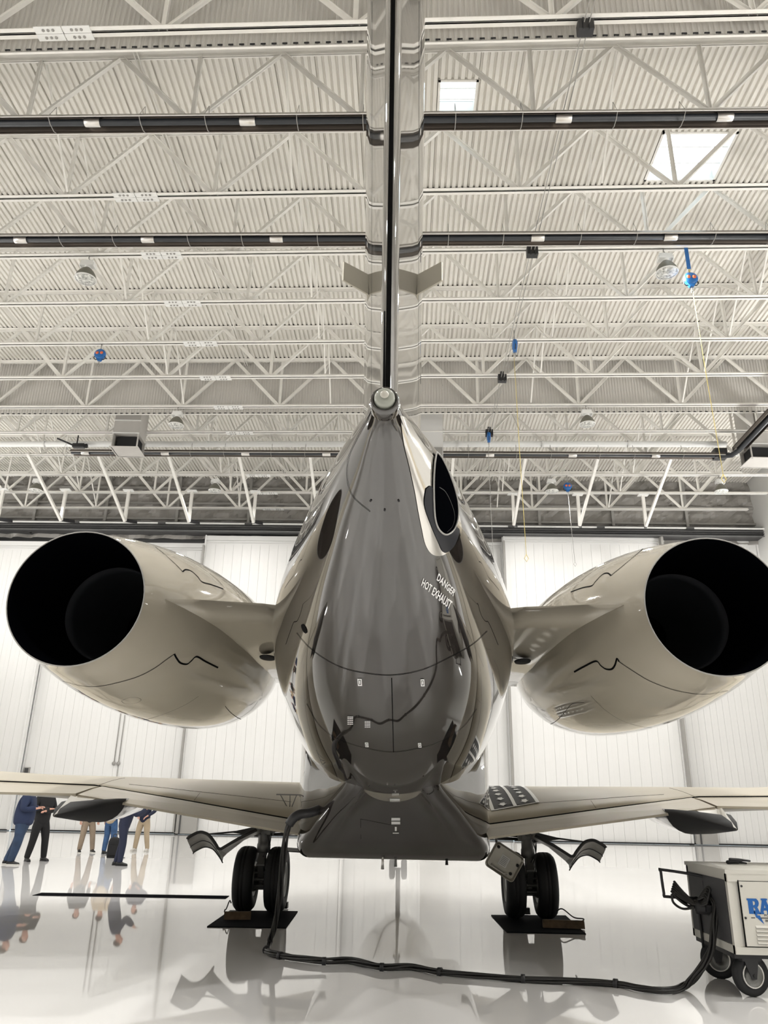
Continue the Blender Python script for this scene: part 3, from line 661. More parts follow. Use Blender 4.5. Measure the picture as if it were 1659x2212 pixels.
# engines
NR = [(6.2, .575), (6.5, .640), (6.8, .705), (7.2, .775), (7.6, .83), (8.0, .87), (8.5, .905), (9.1, .925), (9.7, .92), (10.2, .88), (10.6, .81), (10.8, .745), (10.88, .69)]
for s in (-1, 1):
    nx, nz = s*2.64+.0, 3.15; toe = -s*.055
    def ctr(y): return Vector((nx+toe*(y-6.2), y, nz + .045*(y-6.2)))
    mb = MB(); n = 72
    yy = []; 
    for i in range(len(NR)-1):
        for k in range(4): yy.append(NR[i][0]+(NR[i+1][0]-NR[i][0])*k/4)
    yy.append(NR[-1][0])
    def rad(y):
        P = [Vector((a_, b_, 0)) for a_, b_ in NR]
        for i in range(len(NR)-1):
            if y <= NR[i+1][0]+1e-6:
                t = (y-NR[i][0])/(NR[i+1][0]-NR[i][0]); p0, p1, p2, p3 = NR[max(i-1, 0)][1], NR[i][1], NR[i+1][1], NR[min(i+2, len(NR)-1)][1]
                return .5*((2*p1)+(p2-p0)*t+(2*p0-5*p1+4*p2-p3)*t*t+(p1*3-p0-3*p2+p3)*t**3)
        return NR[-1][1]
    mb.loft([[ctr(y)+Vector((rad(y)*cos(2*pi*k/n), 0, rad(y)*sin(2*pi*k/n))) for k in range(n)] for y in yy], 0, False, True)
    NB = BVHTree.FromPolygons([tuple(v + Vector((XC, 0, 0))) for v in mb.v], mb.f)
    nac = A(mb, 'nacelle', 'beige'); nac['label'] = 'champagne engine nacelle on the %s' % ('left' if s < 0 else 'right')
    mb = MB(); n = 72; cs = ctr(6.2)
    mb.loft([[ctr(y)+Vector((r*cos(2*pi*k/n), 0, r*sin(2*pi*k/n))) for k in range(n)] for y, r in ((6.2, .572), (6.19, .566), (6.24, .560), (6.6, .53), (7.2, .47), (7.8, .40))], 0, False, True); A(mb, 'exhaust_duct', 'exhaust_dark', nac)
    mb = MB(); mb.loft([[ctr(y)+Vector((r*cos(2*pi*k/n), 0, r*sin(2*pi*k/n))) for k in range(n)] for y, r in ((7.0, .46), (6.95, .445), (7.1, .43), (7.8, .2))], 0, False, True); A(mb, 'core_ring', 'ring', nac)
    mb = MB(); mb.loft([[ctr(7.79)+Vector((r*cos(2*pi*k/n), 0, r*sin(2*pi*k/n))) for k in range(n)] for r in (.42, .0)], 0, False, True); A(mb, 'turbine_face', 'exhaust_dark', nac)
    mb = MB(); mb.tube([ctr(6.195)+Vector((.574*cos(2*pi*k/72), 0, .574*sin(2*pi*k/72))) for k in range(73)], .006, 6, cap=False); A(mb, 'nozzle_lip', 'midgrey', nac)
    mb = MB(); mb.loft([[ctr(y)+Vector((r*cos(2*pi*k/n), 0, r*sin(2*pi*k/n))) for k in range(n)] for y, r in ((10.7, .75), (10.85, .71), (10.9, .68), (10.85, .65), (10.3, .6), (10.0, 0))], 0, False, True); A(mb, 'inlet_lip', 'chrome', nac)
    if s < 0:
        sc = lambda L: [(x/2.592, 1120+y/2.592) for x, y in L]
        lines = [([(350, 910), (450, 935), (540, 940), (650, 920), (770, 885), (860, 840), (930, 790), (975, 758)], .009), ([(975, 758), (990, 785), (1010, 808), (1045, 815), (1070, 797), (1100, 773), (1150, 800), (1220, 835)], .018), ([(870, 160), (920, 200), (980, 255), (1022, 298)], .012), ([(1022, 298), (1040, 287), (1070, 295), (1105, 325), (1130, 355), (1180, 370), (1250, 395)], .014), ([(640, 1125), (720, 1133), (820, 1125), (940, 1085), (1040, 1040), (1110, 995)], .005), ([(1260, 1050), (1290, 1085), (1340, 1120), (1395, 1130), (1440, 1100)], .006), ([(680, 1020), (720, 1003), (770, 1002), (790, 1015), (760, 1032), (700, 1035), (680, 1020)], .003)]
    else:
        sc = lambda L: [(1060+x/2.77, 1120+y/2.77) for x, y in L]
        lines = [([(760, 850), (850, 910), (950, 970), (1080, 1020), (1200, 1045), (1300, 1050), (1420, 1030)], .008), ([(500, 918), (560, 885), (630, 853), (660, 880), (690, 900), (725, 900), (745, 875), (757, 838), (770, 855)], .018), ([(920, 175), (850, 235), (790, 285), (720, 342)], .011), ([(720, 342), (700, 328), (670, 335), (630, 375), (605, 403), (550, 415), (480, 440)], .014), ([(600, 1060), (680, 1140), (780, 1205), (900, 1245), (1010, 1255)], .005), ([(310, 1215), (350, 1232), (400, 1205), (450, 1150), (490, 1108), (560, 1100)], .005)]
    for L, wd in lines: strip(NB, sc(L), wd, 'cowl_seam', 'seam', nac)
    # pylon
    mb = MB(); rr = []
    for (x, y0, y1, z, th) in ((s*.85, 7.35, 11.4, 3.25, .2), (s*1.25, 7.15, 11.2, 3.25, .19), (s*1.75, 6.75, 10.9, 3.18, .18), (s*2.06, 6.42, 10.6, 3.10, .18)):
        sec = []
        for t, q in ((0, 0), (.15, .35), (.3, .65), (.5, .95), (.7, 1), (.88, .75), (.97, .35), (1, 0), (.97, -.35), (.88, -.75), (.7, -1), (.5, -.95), (.3, -.65), (.15, -.35)):
            sec.append((x, y0+(y1-y0)*t, z + th*q + .1*(1-t)))
        rr.append(sec)
    mb.loft(rr, 0, True, True); py = A(mb, 'pylon', 'beige')
    mb = MB(); mb.lathe((s*1.42, 8.6, 3.09), (0, 0, -1), [(0, .0), (0, .09), (.015, .085), (.016, 0)], 20); 
    for v in mb.v: v.y = 8.6 + (v.y-8.6)*1.8
    A(mb, 'drain_scoop', 'dark', py)

# belly fairing
BF = [(8.0, 1.86, .30, 2.2, .30), (8.4, 1.62, .52, 2.1, .50), (8.7, 1.462, .68, 2.1, .66), (9.0, 1.304, .83, 2.15, .80), (9.3, 1.146, .98, 2.2, .93), (9.5, 1.05, 1.07, 2.25, 1.02), (9.66, .985, 1.115, 2.3, 1.06), (9.9, .965, 1.14, 2.4, 1.15), (10.5, .96, 1.15, 2.5, 1.185), (13, .96, 1.18, 2.5, 1.19), (15.5, .98, 1.15, 2.5, 1.18), (16.6, 1.2, .8, 2.4, 1.1), (17.4, 1.6, .4, 2.2, .6)]
mb = MB(); rr = []
for (y, zb, wb, zt, wt) in BF:
    rc = min(.15, (zt-zb)*.3); pts = []
    prof = [(-wt, zt), (-(wt+(wb-wt)*.5), (zt+zb)/2)] + [(-(wb-rc)-rc*cos(a_), zb+rc-rc*sin(a_)) for a_ in [i*pi/2/6 for i in range(7)]]
    lift = .16 if y < 8.8 else max(0, .16*(9.45-y)/.65)
    prof = prof + [(-(wb-rc)*(1-q), zb+lift*(1-(1-q)**2)) for q in (.15, .3, .45, .6, .8, 1)]
    pts = prof + [(-x, z) for x, z in prof[:-1][::-1]]
    rr.append([(x, y, z) for x, z in pts])
mb.loft(rr, 0, True, True)
for i, f in enumerate(mb.f):
    c = sum((mb.v[k] for k in f), Vector())/len(f)
    if c.y > 9.66: mb.mi[i] = 1
bf = A(mb, 'belly_fairing', ['taupe', 'beige'])
BB = BVHTree.FromPolygons([tuple(v + Vector((XC, 0, 0))) for v in mb.v], mb.f)
for (x, y, w_, h_, bv, par) in ((853, 1727, 22, 5, BV, fus), (853, 1733, 22, 5, BV, fus), (853, 1747, 18, 3, BV, fus), (855, 1769, 19, 6, BB, bf), (855, 1777, 19, 6, BB, bf), (855, 1790, 4, 9, BB, bf), (855, 1799, 13, 2, BB, bf)):
    patch(bv, ((x-w_/2, y-h_/2), (x+w_/2, y-h_/2), (x+w_/2, y+h_/2), (x-w_/2, y+h_/2)), rect, 'placard', 'white', par)
strip(BB, [(779, 1769), (810, 1775), (845, 1782)], .004, 'seam', 'seam', bf)
strip(BB, [(779, 1769), (780, 1812)], .004, 'seam', 'seam', bf, 2)
for x, m_, l in ((-.12, 'alu', .1), (.03, 'gear', .07), (.62, 'dark', .04)):
    mb = MB(); mb.tube([(x, 9.75, 1.0), (x, 9.75, .97-l)], [.012, .018], 8); A(mb, 'drain_mast', m_, bf)

# wings
def wing_side(s):
    ST_ = [(.9, 9.92, 1.37, 12.0, 1.83, 15.7, 1.45), (1.17, 9.9, 1.38, 12.0, 1.84, 15.5, 1.46), (2.45, 9.55, 1.575, 11.7, 1.85, 14.7, 1.56), (3.45, 9.35, 1.715, 11.3, 1.855, 14.1, 1.63), (4.6, 9.2, 1.74, 11.0, 1.86, 13.4, 1.70), (7.5, 8.75, 1.86, 10.2, 1.98, 11.9, 1.86), (11.6, 8.15, 2.1, 8.9, 2.2, 9.7, 2.12)]
    mb = MB(); rr = []
    for (x, yh, zh, yc, zc, yl, zl) in ST_:
        up_ = []
        for i in range(9):
            t = i/8; up_.append((s*x, yh+(yc-yh)*t, zh+(zc-zh)*sin(t*pi/2)**.9))
        for i in range(1, 9):
            t = i/8*pi/2; up_.append((s*x, yc+(yl-yc)*sin(t), zl+(zc-zl)*cos(t)))
        th = (zc-zl)+.12
        low = [(s*x, yl-(yl-yc)*.15, zl-.08), (s*x, yc, zl-.13), (s*x, (yc+yh)/2, (zl-.13+zh-.1)/2), (s*x, yh, zh-.09)]
        rr.append(up_+low)
    mb.loft(rr, 0, True, True)
    wv = BVHTree.FromPolygons([tuple(v) for v in mb.v], mb.f)
    wing = A(mb, 'wing', 'wing'); wing['label'] = 'champagne wing on the %s' % ('left' if s < 0 else 'right')
    # flap and aileron
    def surf(L, name):
        mb = MB(); rr = []
        for (x, yh, zh, yt, zt) in L:
            rr.append([(s*x, yh-.035, zh-.004), (s*x, yh*.6+yt*.4, (zh*.6+zt*.4)+.012), (s*x, yt, zt+.012), (s*x, yt, zt-.012), (s*x, yh*.5+yt*.5, (zh+zt)/2-.05), (s*x, yh-.035, zh-.1)])
        mb.loft(rr, 0, True, False); return A(mb, name, 'wing', wing)
    surf([(1.06, 9.92, 1.36, 9.3, 1.24), (2.4, 9.55, 1.57, 9.0, 1.445), (3.36, 9.36, 1.71, 8.66, 1.60)], 'flap')
    surf([(3.39, 9.36, 1.71, 8.68, 1.61), (4.6, 9.2, 1.735, 8.5, 1.61), (7.5, 8.75, 1.855, 8.1, 1.76), (11.5, 8.15, 2.09, 7.7, 2.03)], 'aileron')
    mb = MB(); mb.tube([(s*1.0, 9.93, 1.362), (s*1.17, 9.89, 1.38), (s*2.45, 9.53, 1.577), (s*3.45, 9.33, 1.718), (s*4.6, 9.18, 1.742), (s*7.5, 8.73, 1.862), (s*11.4, 8.16, 2.095)], .0075, 6); A(mb, 'hinge_gap', 'seam', wing)
    # flap track fairing, solid; aft faces coloured dark for its shaded inside
    mb = MB(); rr = []
    for (y, x, wd, zt, zb) in ((10.6, 3.22, .02, 1.56, 1.54), (10.1, 3.2, .16, 1.58, 1.42), (9.5, 3.19, .23, 1.60, 1.36), (8.9, 3.17, .26, 1.58, 1.335), (8.3, 3.15, .22, 1.54, 1.36), (7.9, 3.14, .12, 1.48, 1.39), (7.62, 3.13, .02, 1.43, 1.41)):
        rr.append([(s*x + wd*cos(a_), y, zt-(zt-zb)*(-sin(a_)) if False else (zt + (zt-zb)*sin(a_) if sin(a_) < 0 else zt)) for a_ in [pi+i*pi/12 for i in range(13)]])
    mb.loft(rr, 0, True, True)
    for i, f in enumerate(mb.f):
        c = sum((mb.v[k] for k in f), Vector())/len(f)
        if c.y < 8.75: mb.mi[i] = 1
    A(mb, 'track_fairing', [M_fair, 'dark'], wing)
    mb = MB(); mb.add([(s*3.13, 7.6, 1.43), (s*3.42, 8.64, 1.605), (s*3.18, 8.72, 1.575), (s*3.13, 7.6, 1.415), (s*3.42, 8.64, 1.575), (s*3.18, 8.72, 1.545)], [(0, 1, 2), (5, 4, 3), (0, 2, 5, 3), (0, 3, 4, 1), (1, 4, 5, 2)]); A(mb, 'fairing_tail', 'beige', wing)
    mb = MB()
    for (x, y) in ((2.0, 10.0), (2.8, 9.8), (3.9, 9.9)):
        pass
    # walkway on the right wing
    if s > 0:
        def down(x, y, off=.004):
            h = wv.ray_cast(Vector((x, y, 5)), Vector((0, 0, -1))); return (h[0] if h[0] else Vector((x, y, 1.6))) + Vector((0, 0, off))
        xa, xb, ya, yb = 1.20, 1.80, 10.22, 12.4
        def drop(u0, u1, v0, v1, mb, off, mi, n=6):
            vs = []
            for j in range(n+1):
                v = v0+(v1-v0)*j/n
                for u in (u0, u1): vs.append(down(xa+(xb-xa)*u, ya+(yb-ya)*v, off))
            mb.add(vs, [(2*j, 2*j+1, 2*j+3, 2*j+2) for j in range(n)], mi, True)
        mb = MB(); drop(0, 1, 0, 1, mb, .004, 0, 16)
        for (u0, u1, v0, v1) in ((0, .07, 0, 1), (.93, 1, 0, 1), (.465, .535, 0, 1), (0, 1, 0, .012)): drop(u0, u1, v0, v1, mb, .007, 1, 16)
        for lane in (.27, .73):
            for k in range(9):
                v = .05+k*.107; cx = lane
                for poly in (((-.05, .045), (.05, .045), (.05, .02), (-.05, .02)), ((-.09, .02), (.09, .02), (0, -.012))):
                    mb.add([down(xa+(xb-xa)*(cx+a_), ya+(yb-ya)*(v+b_), .008) for a_, b_ in poly], [tuple(range(len(poly)))], 1)
        A(mb, 'walkway', ['walk', 'white'], wing)
    # spoiler panel lines
    mb = MB()
    for L in (((1.3, 10.35), (2.5, 10.0), (3.3, 9.75)), ((2.35, 9.62), (2.38, 10.02)), ((3.42, 9.4), (3.5, 10.6))):
        P = [];
        for i in range(len(L)-1):
            for k in range(8):
                t = k/8; P.append((s*(L[i][0]*(1-t)+L[i+1][0]*t), L[i][1]*(1-t)+L[i+1][1]*t))
        Pz = []
        for x, y in P:
            h = wv.ray_cast(Vector((x, y, 5)), Vector((0, 0, -1)))
            if h[0]: Pz.append(h[0]+Vector((0, 0, .001)))
        if len(Pz) > 1: mb.tube(Pz, .0018, 4)
    A(mb, 'panel_line', 'seam', wing)
    return wing
M_fair = mat('fairing_grey', (.42, .42, .42), .15, coat=.6)
wL = wing_side(-1); wR = wing_side(1)
mb = MB(); x0 = -1.42+.1
mb.box((x0, 10.2, 1.66), (.3, .03, .015)); 
for dx in (-.1, .02, .1): mb.tube([(x0+dx, 10.2, 1.655), (x0+.02+dx*.3, 10.2, 1.52)], .006, 5)
A(mb, 'antenna_bracket', 'gear', wL)

# main gear
def gear(s):
    g = link('main_gear', None, jet, (s*2.03, 0, .012)); g['label'] = 'main landing gear on the %s, twin wheels' % ('left' if s < 0 else 'right')
    def G(mb, name, mats): return mb.obj(name, mats, g)
    for q in (-1, 1):
        x = q*.235; R_ = .455; wdt = .15
        mb = MB(); prof = [(-wdt*.8, .24), (-wdt*.95, .27), (-wdt, .33), (-wdt*.92, .40), (-wdt*.7, .435), (-wdt*.45, .452)]
        full = prof + [(-wdt*.22, .455), (-wdt*.2, .447), (-wdt*.12, .447), (-wdt*.1, .456), (wdt*.1, .456), (wdt*.12, .447), (wdt*.2, .447), (wdt*.22, .455)] + [(-a_, b_) for a_, b_ in prof[::-1]]
        mb.lathe((x, 0, R_), (1, 0, 0), full, 48); G(mb, 'tyre', 'rubber')
        mb = MB(); mb.lathe((x, 0, R_), (1, 0, 0), [(-wdt*.75, 0), (-wdt*.75, .1), (-wdt*.55, .12), (-wdt*.6, .2), (-wdt*.85, .24), (wdt*.85, .24), (wdt*.6, .2), (wdt*.55, .12), (wdt*.75, .1), (wdt*.75, 0)], 32)
        G(mb, 'wheel', 'hub')
    mb = MB(); mb.tube([(-.2, 0, .455), (.2, 0, .455)], .06, 12)
    for q in (-1, 1): mb.lathe((q*.09, 0, .455), (q, 0, 0), [(0, .17), (.03, .18), (.08, .16), (.09, .05)], 20)
    for k in range(8): a_ = 2*pi*k/8; mb.lathe((.1, .13*cos(a_), .455+.13*sin(a_)), (1, 0, 0), [(-.2, .022), (.0, .022)], 8)
    G(mb, 'axle', 'gear')
    mb = MB(); mb.tube([(0, .0, .42), (0, .0, .86)], .055, 16); mb.lathe((0, 0, .36), (0, 0, 1), [(0, .02), (.03, .05), (.1, .07), (.12, .05)], 12); G(mb, 'piston', 'alu')
    mb = MB(); mb.lathe((0, 0, .82), (0, 0, 1), [(0, .09), (.02, .105), (.12, .105), (.14, .095), (.3, .095), (.32, .11), (.36, .11)], 20)
    mb.box((0, 0, 1.32), (.24, .2, .46)); mb.box((-.075, -.11, 1.3), (.05, .04, .44)); mb.box((.075, -.11, 1.3), (.05, .04, .44)); mb.box((0, -.12, 1.44), (.2, .03, .03)); mb.box((0, 0, 1.1), (.3, .14, .08)); G(mb, 'strut', 'gear')
    mb = MB(); mb.box((0, -.105, 1.3), (.09, .012, .28)); G(mb, 'strut_recess', 'dark')
    mb = MB(); mb.bar((0, -.06, .84), (0, -.2, .66), .1, .03); mb.bar((0, -.2, .66), (0, -.07, .46), .09, .03); mb.lathe((-.06, -.2, .66), (1, 0, 0), [(0, .025), (.12, .025)], 10); G(mb, 'torque_link', 'gear')
    mb = MB(); mb.tube([(-s*.1, 0, 1.14), (-s*.95, .0, 1.2)], .035, 10); mb.tube([(-s*.1, 0, 1.08), (-s*.9, .0, 1.13)], .02, 8); G(mb, 'side_brace', 'rail')
    mb = MB(); mb.add([(s*.1, 0, 1.2), (s*.1, 0, 1.04), (s*.55, 0, 1.1), (s*.1, .04, 1.2), (s*.1, .04, 1.04), (s*.55, .04, 1.1)], [(0, 1, 2), (5, 4, 3), (0, 2, 5, 3), (1, 4, 5, 2), (0, 3, 4, 1)]); mb.tube([(s*.45, .0, 1.11), (s*.92, 0, 1.06)], .014, 6); G(mb, 'door_link', 'rail')
    mb = MB()
    for k in range(3): mb.tube(spline([(.06+.03*k, -.1, 1.1), (.1, -.14, .9), (.09-.05*k, -.12, .7), (.06, -.08, .5)], 4), .008, 5)
    G(mb, 'brake_hose', 'black')
    mb = MB(); mb.add([(-s*.15, 0, .86), (-s*1.05, 0, .82), (-s*1.0, .35, .85), (-s*.15, .35, .89), (-s*.15, 0, .845), (-s*1.05, 0, .81), (-s*1.0, .35, .835), (-s*.15, .35, .875)], [(0, 1, 2, 3), (7, 6, 5, 4), (0, 4, 5, 1), (1, 5, 6, 2), (2, 6, 7, 3), (3, 7, 4, 0)]); mb.obj('inboard_door', 'rail', g)
    # curved outboard door
    px = [(555, 1793), (515, 1812), (478, 1834), (471, 1833), (465, 1822), (452, 1805), (441, 1799), (430, 1798), (418, 1803), (408, 1809), (405, 1813)]
    P3 = [aty(x, y, 12.35) for x, y in px]; P3 = [Vector(((p.x-XC)*(-s) , p.y, p.z)) for p in P3]
    if s > 0: pass
    P3 = [Vector((abs(p.x)*s - s*2.03, p.y-12.9, p.z)) for p in P3]
    P3 = P3[:3] + spline(P3[3:], 5)
    mb = MB(); dv = Vector((-.0, .42, -.27)); th = Vector((0, 0, -.022))
    rr = []
    for i, p in enumerate(P3):
        k_ = min(1, max(0, i/3-.4)); rr.append([p, p+Vector((0, .42, -.03-.17*k_)), p+Vector((0, .42, -.055-.17*k_)), p+Vector((0, 0, -.03))])
    mb.loft(rr, 0, True, False)
    for i, f in enumerate(mb.f):
        n = (mb.v[f[1]]-mb.v[f[0]]).cross(mb.v[f[2]]-mb.v[f[0]])
    for i, f in enumerate(mb.f):
        c = sum((mb.v[k] for k in f), Vector())/len(f)
    mb.obj('wheel_door', 'gearlight', g)
    mb = MB(); mb.tube([p+Vector((0, -.01, -.01)) for p in P3], .024, 6); mb.obj('door_edge', 'rail', g)
    mb = MB(); mb.tube([p+Vector((0, .21, -.14)) for p in P3[3:]], .006, 5); mb.tube([p+Vector((0, .41, -.235)) for p in P3[3:]], .010, 5); mb.obj('door_rib', 'rail', g)
    return g
gL = gear(-1); gR = gear(1)
# nose gear far ahead
ng = link('nose_gear', None, jet, (0, 12.6, 0))
for q in (-1, 1):
    mb = MB(); mb.lathe((q*.18, 0, .29), (1, 0, 0), [(-.08, .15), (-.09, .2), (-.06, .28), (0, .29), (.06, .28), (.09, .2), (.08, .15)], 28); mb.obj('tyre', 'rubber', ng)
    mb = MB(); mb.lathe((q*.18, 0, .29), (1, 0, 0), [(-.07, 0), (-.06, .15), (.06, .15), (.07, 0)], 20); mb.obj('wheel', 'hub', ng)
mb = MB(); mb.tube([(-.16, 0, .29), (.16, 0, .29)], .04, 10); mb.tube([(0, 0, .29), (0, 0, 1.7)], .07, 12); mb.bar((0, 0, 1.0), (0, 1.0, 1.7), .06, .06); mb.obj('strut', 'gear', ng)
# open service panel by the right gear
c = Vector((1.50, -1.4, .87)); pr = link('service_panel', None, jet, c, (RD(8), RD(31), 0))
mb = MB(); w_, h_, r_ = .22, .18, .05; pts = []
for (cx, cz, a0) in ((w_-r_, h_-r_, 0), (-w_+r_, h_-r_, 90), (-w_+r_, -h_+r_, 180), (w_-r_, -h_+r_, 270)):
    for i in range(5): a_ = RD(a0+i*22.5); pts.append((cx+r_*cos(a_), cz+r_*sin(a_)))
mb.loft([[(x*f, y, z*f) for x, z in pts] for y, f in ((0, .86), (-.012, .88), (-.03, .97), (-.035, 1), (.0, 1.0), (.02, .98))], 0, True, True); mb.obj('panel_tray', mat('panel_alloy', (.42, .40, .35), .25, metal=.5), pr)
mb = MB(); mb.box((-.01, -.016, .0), (.12, .006, .14)); mb.obj('data_plate', 'white', pr)
mb = MB()
for k in range(6): mb.box((-.01, -.02, -.05+k*.02), (.09, .003, .008))
mb.obj('plate_lines', 'midgrey', pr)
for x, z in ((.14, -.09), (.17, .05), (-.16, .12)):
    mb = MB(); mb.lathe((x, -.02, z), (0, -1, 0), [(0, .022), (.02, .018), (.021, 0)], 10); mb.obj('latch', 'black', pr)
mb = MB(); mb.tube([(-.14, -.02, -.12), (-.1, -.05, -.135), (.06, -.05, -.135), (.1, -.02, -.12)], .01, 6); mb.obj('handle', 'alu', pr)
mb = MB(); mb.tube([(-.2, 0, .14), (-.32, 0, .28)], .018, 6); mb.obj('hinge_arm', 'gear', pr)

# ------------------------------------------------------------------ people
def skin(name, chains, m_, parent, levels=2, grow=1.0):
    """one continuous skinned surface grown on connected joints; chains = [[(key, point, radius)...], ...] share joints by key"""
    idx = {}; vs = []; rs = []; es = []
    for ch in chains:
        prev = None
        for key, p, r in ch:
            if key not in idx: idx[key] = len(vs); vs.append(tuple(p)); rs.append(r)
            i = idx[key]
            if prev is not None: es.append((prev, i))
            prev = i
    me = bpy.data.meshes.new(name); me.from_pydata(vs, es, [])
    ob = bpy.data.objects.new('skin_tmp', me); COL.objects.link(ob)
    ob.modifiers.new('s', 'SKIN'); 
    for i, r in enumerate(rs):
        d = me.skin_vertices[0].data[i]; d.radius = (r[0]*grow, r[1]*grow) if isinstance(r, tuple) else (r*grow, r*grow); d.use_root = (i == 0)
    sb = ob.modifiers.new('u', 'SUBSURF'); sb.levels = levels; sb.render_levels = levels
    bpy.context.view_layer.update()
    dg = bpy.context.evaluated_depsgraph_get()
    out = bpy.data.meshes.new_from_object(ob.evaluated_get(dg)); bpy.data.objects.remove(ob); bpy.data.meshes.remove(me)
    out.materials.clear(); out.materials.append(M[m_])
    for p in out.polygons: p.use_smooth = True
    return link(name, out, parent)
V = Vector
def person(loc, rz, label, top, legs, feet, lean=(0, 0), arms=None, scale=1., shoes='shoe', belly=.13, hair=True, knees=None, sole=True, bulk=1.0):
    t = thing('person', label, 'person', loc, rz, 'people beyond the left wing'); t.scale = (scale,)*3
    # local frame: the figure faces -y when rz = 0
    L = lambda z: V((lean[0]*max(0, z-.95)/.55, lean[1]*max(0, z-.95)/.55, z))
    pel = L(.98); waist = L(1.1); chest = L(1.32); neck = L(1.5); head = L(1.66); hb = V((0, -.02, 0))
    J = {}
    for s, k in ((-1, 'l'), (1, 'r')):
        fx, fy = feet[0 if s < 0 else 1]
        J['hip'+k] = V((s*.095, 0, .92)); J['ank'+k] = V((fx, fy, .09))
        kn = (J['hip'+k]+J['ank'+k])/2 + V((0, -.04, .0)); 
        if knees: kn += V(knees[0 if s < 0 else 1])
        J['kn'+k] = kn
        J['sh'+k] = L(1.43) + V((s*.18, 0, 0))
        e, h = (arms or DEF_ARMS)[0 if s < 0 else 1]
        J['el'+k] = V(e); J['wr'+k] = V(h)
    # bare body: head, neck, forearms and hands as one surface
    ch = [[('pel', pel, .10), ('waist', waist, .10), ('chest', chest, .11), ('neck', neck, .055), ('jaw', neck+(head-neck)*.45+hb, .06), ('head', head+hb, .082), ('crown', head+V((0, 0, .07)), .07)],
          [('jaw', neck+(head-neck)*.45+hb, .06), ('nose', head+V((0, -.112, -.035)), .012)]]
    for k in 'lr':
        s = -1 if k == 'l' else 1; w_ = J['wr'+k]; d = (w_-J['el'+k]).normalized(); side = d.cross(V((0, 0, 1)))
        if side.length < .2: side = V((0, -1, 0))
        side.normalize(); palm = w_+d*.07
        ch.append([('chest', chest, .11), ('sh'+k, J['sh'+k], .05), ('el'+k, J['el'+k], .038), ('wr'+k, w_, .026), ('palm'+k, palm, (.032, .018))])
        for f_ in range(4):
            o_ = side*(f_-1.5)*.019; ln = (.06, .075, .07, .052)[f_]; dn = V((0, 0, -1)) if abs(d.z) < .8 else V((0, -1, 0))
            ch.append([('palm'+k, palm, .02), ('f%d%s' % (f_, k), palm+o_+d*.035, .0095), ('g%d%s' % (f_, k), palm+o_+d*(.035+ln*.5)+dn*.012, .0085), ('h%d%s' % (f_, k), palm+o_+d*(.03+ln*.85)+dn*.035, .0075)])
        ch.append([('wr'+k, w_, .026), ('t1'+k, w_+d*.03+side*s*.035, .011), ('t2'+k, w_+d*.075+side*s*.05, .009)])
    for k in 'lr':
        ch.append([('pel', pel, .10), ('hip'+k, J['hip'+k], .075), ('kn'+k, J['kn'+k], .045), ('ank'+k, J['ank'+k], .03)])
    skin('body', ch, 'skin', t, 2)
    # shirt or jacket
    ch = [[('hem', V((0, 0, .80)), (.14, belly-.01)), ('p', V((0, 0, .93)), (.15, belly)), ('w', waist, (.155, belly+.01)), ('c', chest, (.165, .125)), ('n', L(1.46), (.09, .085)), ('nn', L(1.51), .06)]]
    for k in 'lr':
        e, w_ = J['el'+k], J['wr'+k]
        ch.append([('c', chest, .16), ('s'+k, J['sh'+k], .078), ('e'+k, e, .058), ('w'+k, e+(w_-e)*1.02, .04)])
    skin('jacket', ch, top, t, 2, 1.2*bulk)
    ch = [[('ww', V((0, 0, 1.1)), (.14, belly-.02)), ('p', V((0, 0, .98)), (.14, belly-.02)), ('cr', V((0, 0, .88)), (.11, .1))]]
    for k in 'lr':
        ch.append([('cr', V((0, 0, .88)), .11), ('h'+k, J['hip'+k]-V((0, 0, .06)), .098), ('m'+k, (J['hip'+k]+J['kn'+k])/2, .09), ('k'+k, J['kn'+k], .072), ('q'+k, (J['kn'+k]*.55+J['ank'+k]*.45), .068), ('a'+k, J['ank'+k]+V((0, 0, .02)), .058), ('b'+k, J['ank'+k]-V((0, 0, .025)), .056)])
    skin('trousers', ch, legs, t, 2, 1.22*(1+(bulk-1)*.6))
    for k in 'lr':
        a_ = J['ank'+k]; s = -1 if k == 'l' else 1
        mb = MB(); rr = []
        for (y, w_, h_) in ((.085, .028, .06), (.07, .038, .085), (.02, .042, .105), (-.04, .042, .095), (-.10, .046, .065), (-.16, .045, .05), (-.195, .03, .035)):
            rr.append([(a_.x+s*(-y*.12)+w_*cos(q), a_.y+y, max(.012, .012+h_*(.5+.5*sin(q)))) for q in [i*pi/8 for i in range(16)]])
        mb.loft(rr, 0, True, True); sh = mb.obj('shoe', shoes, t)
        mb = MB(); mb.loft([[(a_.x+s*(-y*.12)+w_*q, a_.y+y, z) for q, z in ((-1, 0.002), (1, 0.002), (1, .024), (-1, .024))] for y, w_ in ((.09, .03), (.07, .042), (0, .045), (-.1, .05), (-.17, .047), (-.2, .03))], 0, True, False); mb.obj('sole', 'sole' if sole else 'black', sh)
    if hair:
        mb = MB(); mb.lathe(head+V((0, .012, -.02)), (0, .25, 1), [(.02, .094), (.06, .093), (.1, .075), (.125, .04), (.13, 0)], 16); mb.obj('hair', 'hair', t)
    for s in (-1, 1):
        mb = MB(); mb.lathe(head+V((s*.032, -.088, .0)), (0, -1, 0), [(0, .012), (.006, .008), (.008, 0)], 8); mb.obj('eye', 'black', t)
        mb = MB(); mb.lathe(head+V((s*.08, 0, -.02)), (s, .3, 0), [(0, .02), (.015, .028), (.02, .01)], 10); mb.obj('ear', 'skin', t)
    mb = MB(); mb.box(head+V((0, -.088, -.065)), (.045, .01, .008)); mb.obj('mouth', 'red', t)
    return t
DEF_ARMS = (((-.27, .03, 1.16), (-.26, -.06, .93)), ((.27, .03, 1.16), (.26, -.06, .93)))
